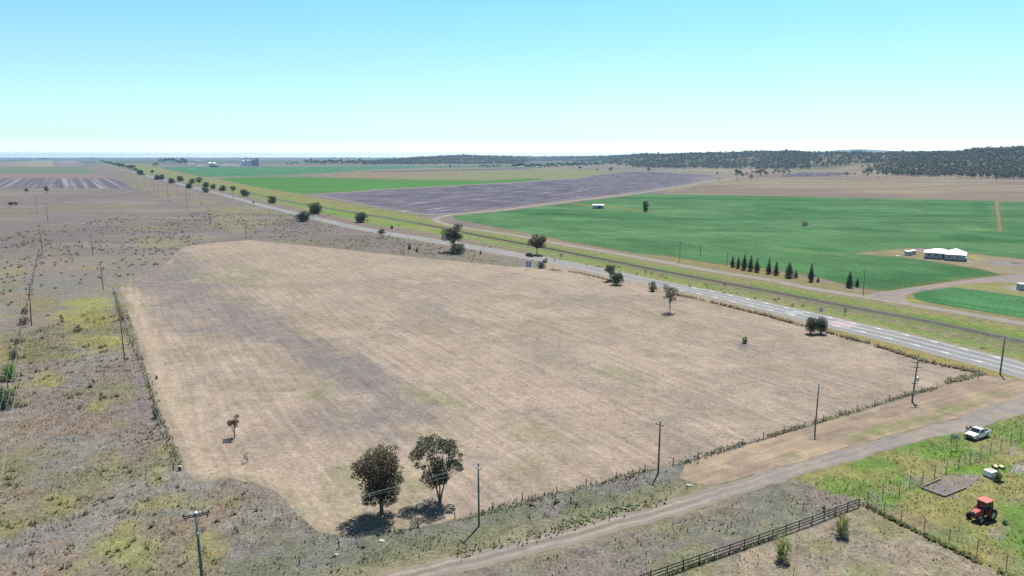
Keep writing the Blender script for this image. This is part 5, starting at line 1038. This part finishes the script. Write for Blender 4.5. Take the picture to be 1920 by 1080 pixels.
sign('little dark marker at the near highway edge right of the low dark shrub', 1040, 492, .7, .7, .8, 'blackp', posts=1)
sign('small trackside sign between highway and railway above the small grey-green bush', 1358, 541, 1.3, .9, 1.2, 'signback')
sign('small grey road sign seen from behind on the near verge above the paddock', 1210, 516, .9, 1.2, 1.0, 'signback', posts=1)
t = thing('water_tank', 'white square water container standing on the bare ground beside the panel post', 'tank', px3(1856, 893), .4)
MB().box((0, 0, .55), (1.5, 1.4, 1.0)).build('tank_body', M['white'], t, False, .12); MB().box((0, 0, 1.1), (.9, .12, .06)).build('lid_bar', M['grey'], t); MB().box((.1, .3, 1.1), (.12, .7, .06)).build('lid_bar', M['grey'], t)
t = thing('solar_post', 'post with two small tilted dark panels beside the white container', 'solar post', px3(1869, 898), .2)
MB().tube([(0, 0, -.1), (0, 0, 1.9)], .06, 6).build('mast', M['blackp'], t)
for x, y in ((-.42, .1), (.42, -.15)): p = MB().box((x, y, 2.0), (.75, .8, .3), .1, Matrix.Rotation(.35, 4, 'X')).build('panel_box', M['solar'], t); MB().box((x, y+.03, 2.19), (.7, .5, .05), .1, Matrix.Rotation(.35, 4, 'X')).build('panel_trim', M['yellow'], p)
tree_thing('shrub', 'dark weed bush wrapped around the foot of the panel post', 'bush', 1870, 903, 884, 15, (.05, .09, .03), None, 141, .6, cat='shrub')
tree_thing('shrub', 'small dark weed clump right of the tractor', 'bush', 1884, 983, 975, 12, (.06, .10, .04), None, 142, .5, cat='shrub')
t = thing('feed_drum', 'white-topped dark drum beside the bottom of the left paddock fence', 'drum', px3(337, 882), .3); MB().lathe([(0, .55), (.28, .53), (.28, 0), (0, 0)], (0, 0, .02), 12).build('drum_body', M['dark'], t, True); MB().box((.1, .1, .68), (.6, .35, .06), .6, Matrix.Rotation(.5, 4, 'Y')).build('lid', M['white'], t)
def rock(label, px, py, s, seed):
    import bmesh
    bm = bmesh.new(); bmesh.ops.create_icosphere(bm, subdivisions=2, radius=1); r_ = random.Random(seed)
    for v in bm.verts: v.co = Vector((v.co.x*s, v.co.y*s*.6, v.co.z*s*.35))*(1+r_.uniform(-.18, .18))
    me = bpy.data.meshes.new('rock'); bm.to_mesh(me); bm.free(); me.materials.append(M['rock']); o = link('rock', me); o.location = px3(px, py, s*.15); tag(o, label, 'rock')
rock('pale broken slab in the weeds below the dense gum tree', 715, 1015, .45, 1); rock('small white rubble piece in the yellow weeds at bottom centre', 630, 1040, .3, 2); rock('pale stone on the weedy bank beside the dirt road bend', 1292, 911, .5, 3); rock('white stone lying against the dark rail fence', 1338, 1042, .3, 4)
# ------------------------------------------------------------------ buildings
def shed(label, px, py, W, D, H, rz, wall='bluegrey', roof='roofwhite', name='shed', door=True, rise=.8, cat='shed', group=None, open_=False):
    X, Y = G(px, py); t = thing(name, label, cat, (X, Y, 0), rz, group); MB().box((0, 0, H/2), (W, D, H)).build('wall', M[wall], t)
    b = MB(); e = .35; hw = W/2+e; hd_ = D/2+e
    b.add([(-hw, -hd_, H), (hw, -hd_, H), (hw, 0, H+rise), (-hw, 0, H+rise), (-hw, hd_, H), (hw, hd_, H), (-hw, -hd_, H+.12), (hw, -hd_, H+.12), (hw, 0, H+rise+.12), (-hw, 0, H+rise+.12), (-hw, hd_, H+.12), (hw, hd_, H+.12)],
          [(0, 1, 2, 3), (3, 2, 5, 4), (6, 9, 8, 7), (9, 10, 11, 8), (0, 6, 7, 1), (4, 5, 11, 10), (0, 3, 9, 6), (3, 4, 10, 9), (1, 7, 8, 2), (2, 8, 11, 5)]); b.build('roof', M[roof], t)
    if door: MB().box((W*.1, -D/2-.03, H*.42), (W*.28, .08, H*.8)).build('door', M['dark'], t)
    return t
shed('white-roofed farm shed standing alone in the green crop', 1122, 391, 10.5, 8, 3.4, -.15)
for k, (x, y, W, D, H, lab) in enumerate([(975, 314.5, 26, 12, 4, 'white-roofed farm building in the tree belt, leftmost'), (1010, 314.5, 20, 10, 4, 'white-roofed farm building in the tree belt, middle one'), (1050, 311.5, 24, 12, 5, 'white-roofed farm building in the tree belt, rightmost'), (1589, 314, 24, 10, 4, 'pale building at the forest edge above the dark ploughed patch'), (903, 305.5, 30, 14, 5, 'small pale building below the far wooded hill'), (359, 309.5, 30, 14, 6, 'white shed left of the twin silos'), (373, 302.5, 60, 20, 8, 'pale roof behind the far grove right of it'), (58, 298.7, 90, 40, 8, 'long white building on the far left plain'), (376, 312.5, 24, 12, 4, 'low shed in front of the grove left of the twin silos')]):
    shed(lab, x, y, W, D, H, 0, 'silow', 'roofwhite', 'farm_building', k < 3, 1.2, 'building')
shed('dark low shed in front of the twin conical silos', 402, 313.3, 36, 16, 6, 0, 'dark', 'dark')
shed('long pale bunker shed left of the grain terminal', 433, 311.5, 80, 30, 5, 0, 'silow', 'roofwhite', 'bunker', False)
for x, lab in ((394, 'left one of the twin white silos with conical tops'), (402, 'right one of the twin white silos with conical tops')):
    X, Y = G(x, 311.5); t = thing('silo', lab, 'silo', (X, Y, 0), 0, 'twin white silos'); r_ = 4.3*mpp(x, 311.5); MB().lathe([(r_*.88, 0), (r_*.88, 15)], n=20).build('silo_wall', M['silow'], t, True); MB().lathe([(r_*.92, 15), (.3, 21), (0, 21)], n=20).build('conical_roof', M['roofwhite'], t, True)
X, Y = G(468, 311.3); mp = mpp(468, 311.3); t = thing('grain_terminal', 'tall grain terminal of joined white and grey silos with rooftop gallery', 'grain silo', (X, Y, 0))
for x, r_, h_, mt in ((-11.5, 5, 27, 'silow'), (-3, 4.6, 29, 'silow'), (2.5, 4.6, 29, 'silow'), (8, 4.2, 33, 'concrete'), (12.6, 4.2, 33, 'concrete')):
    MB().lathe([(r_*mp*.95, 0), (r_*mp*.95, h_), (r_*mp*.6, h_+1.5), (0, h_+1.8)], (x*mp, 0, 0), 20).build('silo_cell', M[mt], t, True)
MB().box((1*mp, 2, 37), (22*mp, 8, 4)).build('roof_gallery', M['concrete'], t); MB().box((15.3*mp, 2, 20), (5*mp, 14, 40)).build('lift_tower', M['concrete'], t); MB().box((13*mp, 0, 40.5), (3.4*mp, 8, 5)).build('lift_head', M['roofwhite'], t)
# house: hipped white roof over blue-grey walls
X, Y = G(1770, 487); A = A_(G(1730.5, 484)); B = A_(G(1810, 489.5)); W = np.hypot(*(B-A)); ang = math.atan2(*(B-A)[::-1]); cx, cy = (A+B)/2; ang = ang
t = thing('house', 'long farmhouse with white hipped roof and blue-grey walls in the farmyard', 'house', (cx, cy, 0), ang); W = float(W)
MB().box((-W*.22, 3.6, 1.7), (W*.5, 8.2, 2.8)).build('wall', M['bluegrey'], t); MB().box((W*.26, 3.5, 1.7), (W*.46, 11.8, 2.8)).build('wall', M['bluegrey'], t); MB().box((0, 3.2, .15), (W*.94, 8, .3)).build('base', M['dark'], t)
def hip(x0, x1, y0, y1, z, rise, e=.5):
    x0 -= e; x1 += e; y0 -= e; y1 += e; ri = min((x1-x0), (y1-y0))/2; ym = (y0+y1)/2; b = MB()
    b.add([(x0, y0, z), (x1, y0, z), (x1, y1, z), (x0, y1, z), (x0+ri, ym, z+rise), (x1-ri, ym, z+rise)] if (x1-x0) > (y1-y0) else [(x0, y0, z), (x1, y0, z), (x1, y1, z), (x0, y1, z), ((x0+x1)/2, y0+ri, z+rise), ((x0+x1)/2, y1-ri, z+rise)], [(0, 1, 5, 4), (1, 2, 5), (2, 3, 4, 5), (3, 0, 4), (0, 3, 2, 1)] if (x1-x0) > (y1-y0) else [(0, 1, 4), (1, 2, 5, 4), (2, 3, 5), (3, 0, 4, 5), (0, 3, 2, 1)]); return b
hip(-W*.47, W*.20, -.5, 7.7, 3.12, 1.75).build('roof', M['roofwhite'], t); hip(.02*W, W*.49, -2.4, 9.4, 3.15, 2.2).build('roof', M['roofwhite'], t)
for x, y, w_ in ((-W*.37, -.52, 1.3), (-W*.20, -.52, 1.8), (W*.11, -2.42, 1.2), (W*.30, -2.42, 1.1)):
    fr = MB().box((x, y, 1.9), (w_+.35, .06, 1.45)).build('window', M['white'], t); MB().box((x+.1, y-.05, 1.9), (w_, .04, 1.2)).build('pane', M['winglass'], fr)
MB().box((-W*.02, -.56, 1.4), (1.5, .08, 2.3)).build('door', M['dark'], t); p = MB()
for x in (-W*.06, W*.005): p.tube([(x, -2.2, 0), (x, -2.2, 3.1)], .08, 6)
p.build('porch_posts', M['white'], t); MB().box((-W*.02, -1.5, .2), (2.2, 1.6, .3)).build('porch_step', M['concrete'], t)
MB().box((W*.52, -.5, .1), (2.6, 2.2, .12)).build('side_slab', M['concrete'], t); MB().tube([(W*.15, 5, 5.2), (W*.15, 5, 6.2)], .12, 6).build('flue', M['steel'], t)
for x, lab in ((1702.5, 'left larger one of two round water tanks beside the farmhouse'), (1711.5, 'right one of two round water tanks beside the farmhouse')):
    X, Y = G(x, 478.5 if x < 1706 else 477); t = thing('water_tank', lab, 'water tank', (X, Y, 0), 0, 'farmhouse water tanks'); r_ = 1.75 if x < 1706 else 1.45; MB().lathe([(r_, 0), (r_, 2.2)], n=24).build('tank_wall', M['tank'], t, True); MB().lathe([(r_*1.03, 2.2), (r_*.9, 2.32), (0, 2.5)], n=24).build('tank_lid', M['roofwhite'], t, True)
t = thing('concrete_slab', 'small white slab on the grass left of the round water tanks', 'slab', px3(1683, 480)); MB().box((0, 0, .1), (2.0, 1.2, .2)).build('slab', M['white'], t)
t = thing('container', 'blue-grey box container cut by the right edge beside the driveway', 'container', px3(1921, 544), -.1); MB().box((0, 0, 1.25), (4.6, 2.6, 2.4)).build('box', M['bluegrey'], t); MB().box((0, 0, 2.5), (4.8, 2.8, .12)).build('roof', M['roofwhite'], t); MB().box((-1.2, -1.33, 1.1), (.9, .05, 1.9)).build('door', M['tank'], t)
# ------------------------------------------------------------------ air, light, sky, camera
m = bpy.data.materials.new('haze'); m.use_nodes = True; nt = m.node_tree; nt.nodes.clear(); o = nt.nodes.new('ShaderNodeOutputMaterial'); pv = nt.nodes.new('ShaderNodeVolumePrincipled')
pv.inputs['Color'].default_value = (.42, .70, 1.0, 1); pv.inputs['Density'].default_value = 5.2e-5; pv.inputs['Anisotropy'].default_value = .3; nt.links.new(pv.outputs[0], o.inputs['Volume'])
hz = MB().box((0, 11500, 71), (51000, 27100, 144)).build('haze', m); tag(hz, 'thin blue air over the whole plain', 'haze', None, 'stuff')
EL = R(63.5); AZ = math.atan2(.40, .915)       # to the sun: ahead and right
sun = bpy.data.lights.new('sun', 'SUN'); sun.energy = 5.0; sun.angle = R(.53); sun.color = (1, .96, .90); so = bpy.data.objects.new('sun', sun); C.objects.link(so)
dv = Vector((math.sin(AZ)*math.cos(EL), math.cos(AZ)*math.cos(EL), math.sin(EL))); so.rotation_euler = dv.to_track_quat('Z', 'Y').to_euler(); so.location = (0, 0, 120)
w = bpy.data.worlds.new('World'); bpy.context.scene.world = w; w.use_nodes = True; nt = w.node_tree; bg = nt.nodes['Background']
sk = nt.nodes.new('ShaderNodeTexSky'); sk.sky_type = 'NISHITA'; sk.sun_disc = False; sk.sun_elevation = EL; sk.sun_rotation = AZ; sk.altitude = 300; sk.air_density = 1.0; sk.dust_density = .6; sk.ozone_density = 1.0
tc = nt.nodes.new('ShaderNodeTexCoord'); sx = nt.nodes.new('ShaderNodeSeparateXYZ'); nt.links.new(tc.outputs['Generated'], sx.inputs[0])
cr = nt.nodes.new('ShaderNodeValToRGB'); nt.links.new(sx.outputs['Z'], cr.inputs[0]); el = cr.color_ramp.elements
el[0].position = 0; el[0].color = (1.7, 1.9, 2.1, 1); el[1].position = 1; el[1].color = (.26, .30, .36, 1)
for p_, c_ in ((.010, (1.0, 1.2, 1.35, 1)), (.024, (.64, .84, .94, 1)), (.06, (.62, .84, .92, 1)), (.11, (.60, .80, .86, 1)), (.20, (.50, .83, .84, 1)), (.28, (.28, .42, .50, 1))): e = el.new(p_); e.color = c_
mx = nt.nodes.new('ShaderNodeMix'); mx.data_type = 'RGBA'; mx.blend_type = 'MULTIPLY'; mx.inputs[0].default_value = 1; nt.links.new(sk.outputs[0], mx.inputs[6]); nt.links.new(cr.outputs[0], mx.inputs[7])
nt.links.new(mx.outputs[2], bg.inputs[0]); bg.inputs[1].default_value = .132
cam = bpy.data.cameras.new('camera'); cam.sensor_width = 36; cam.lens = 36*F/1920; cam.clip_end = 60000; cam.clip_start = .5
co = bpy.data.objects.new('camera', cam); C.objects.link(co); co.location = (0, 0, CAMH); co.rotation_euler = (math.pi/2-PIT, 0, 0); bpy.context.scene.camera = co
sc = bpy.context.scene; sc.render.engine = 'CYCLES'; sc.view_settings.view_transform = 'Standard'; sc.view_settings.look = 'None'; sc.view_settings.exposure = .58; sc.view_settings.gamma = 1
sc.cycles.max_bounces = 4; sc.cycles.diffuse_bounces = 2; sc.cycles.glossy_bounces = 2; sc.cycles.transmission_bounces = 3; sc.cycles.transparent_max_bounces = 4; sc.cycles.volume_bounces = 0
sc.cycles.use_denoising = False; sc.cycles.use_adaptive_sampling = True; sc.cycles.adaptive_threshold = .01
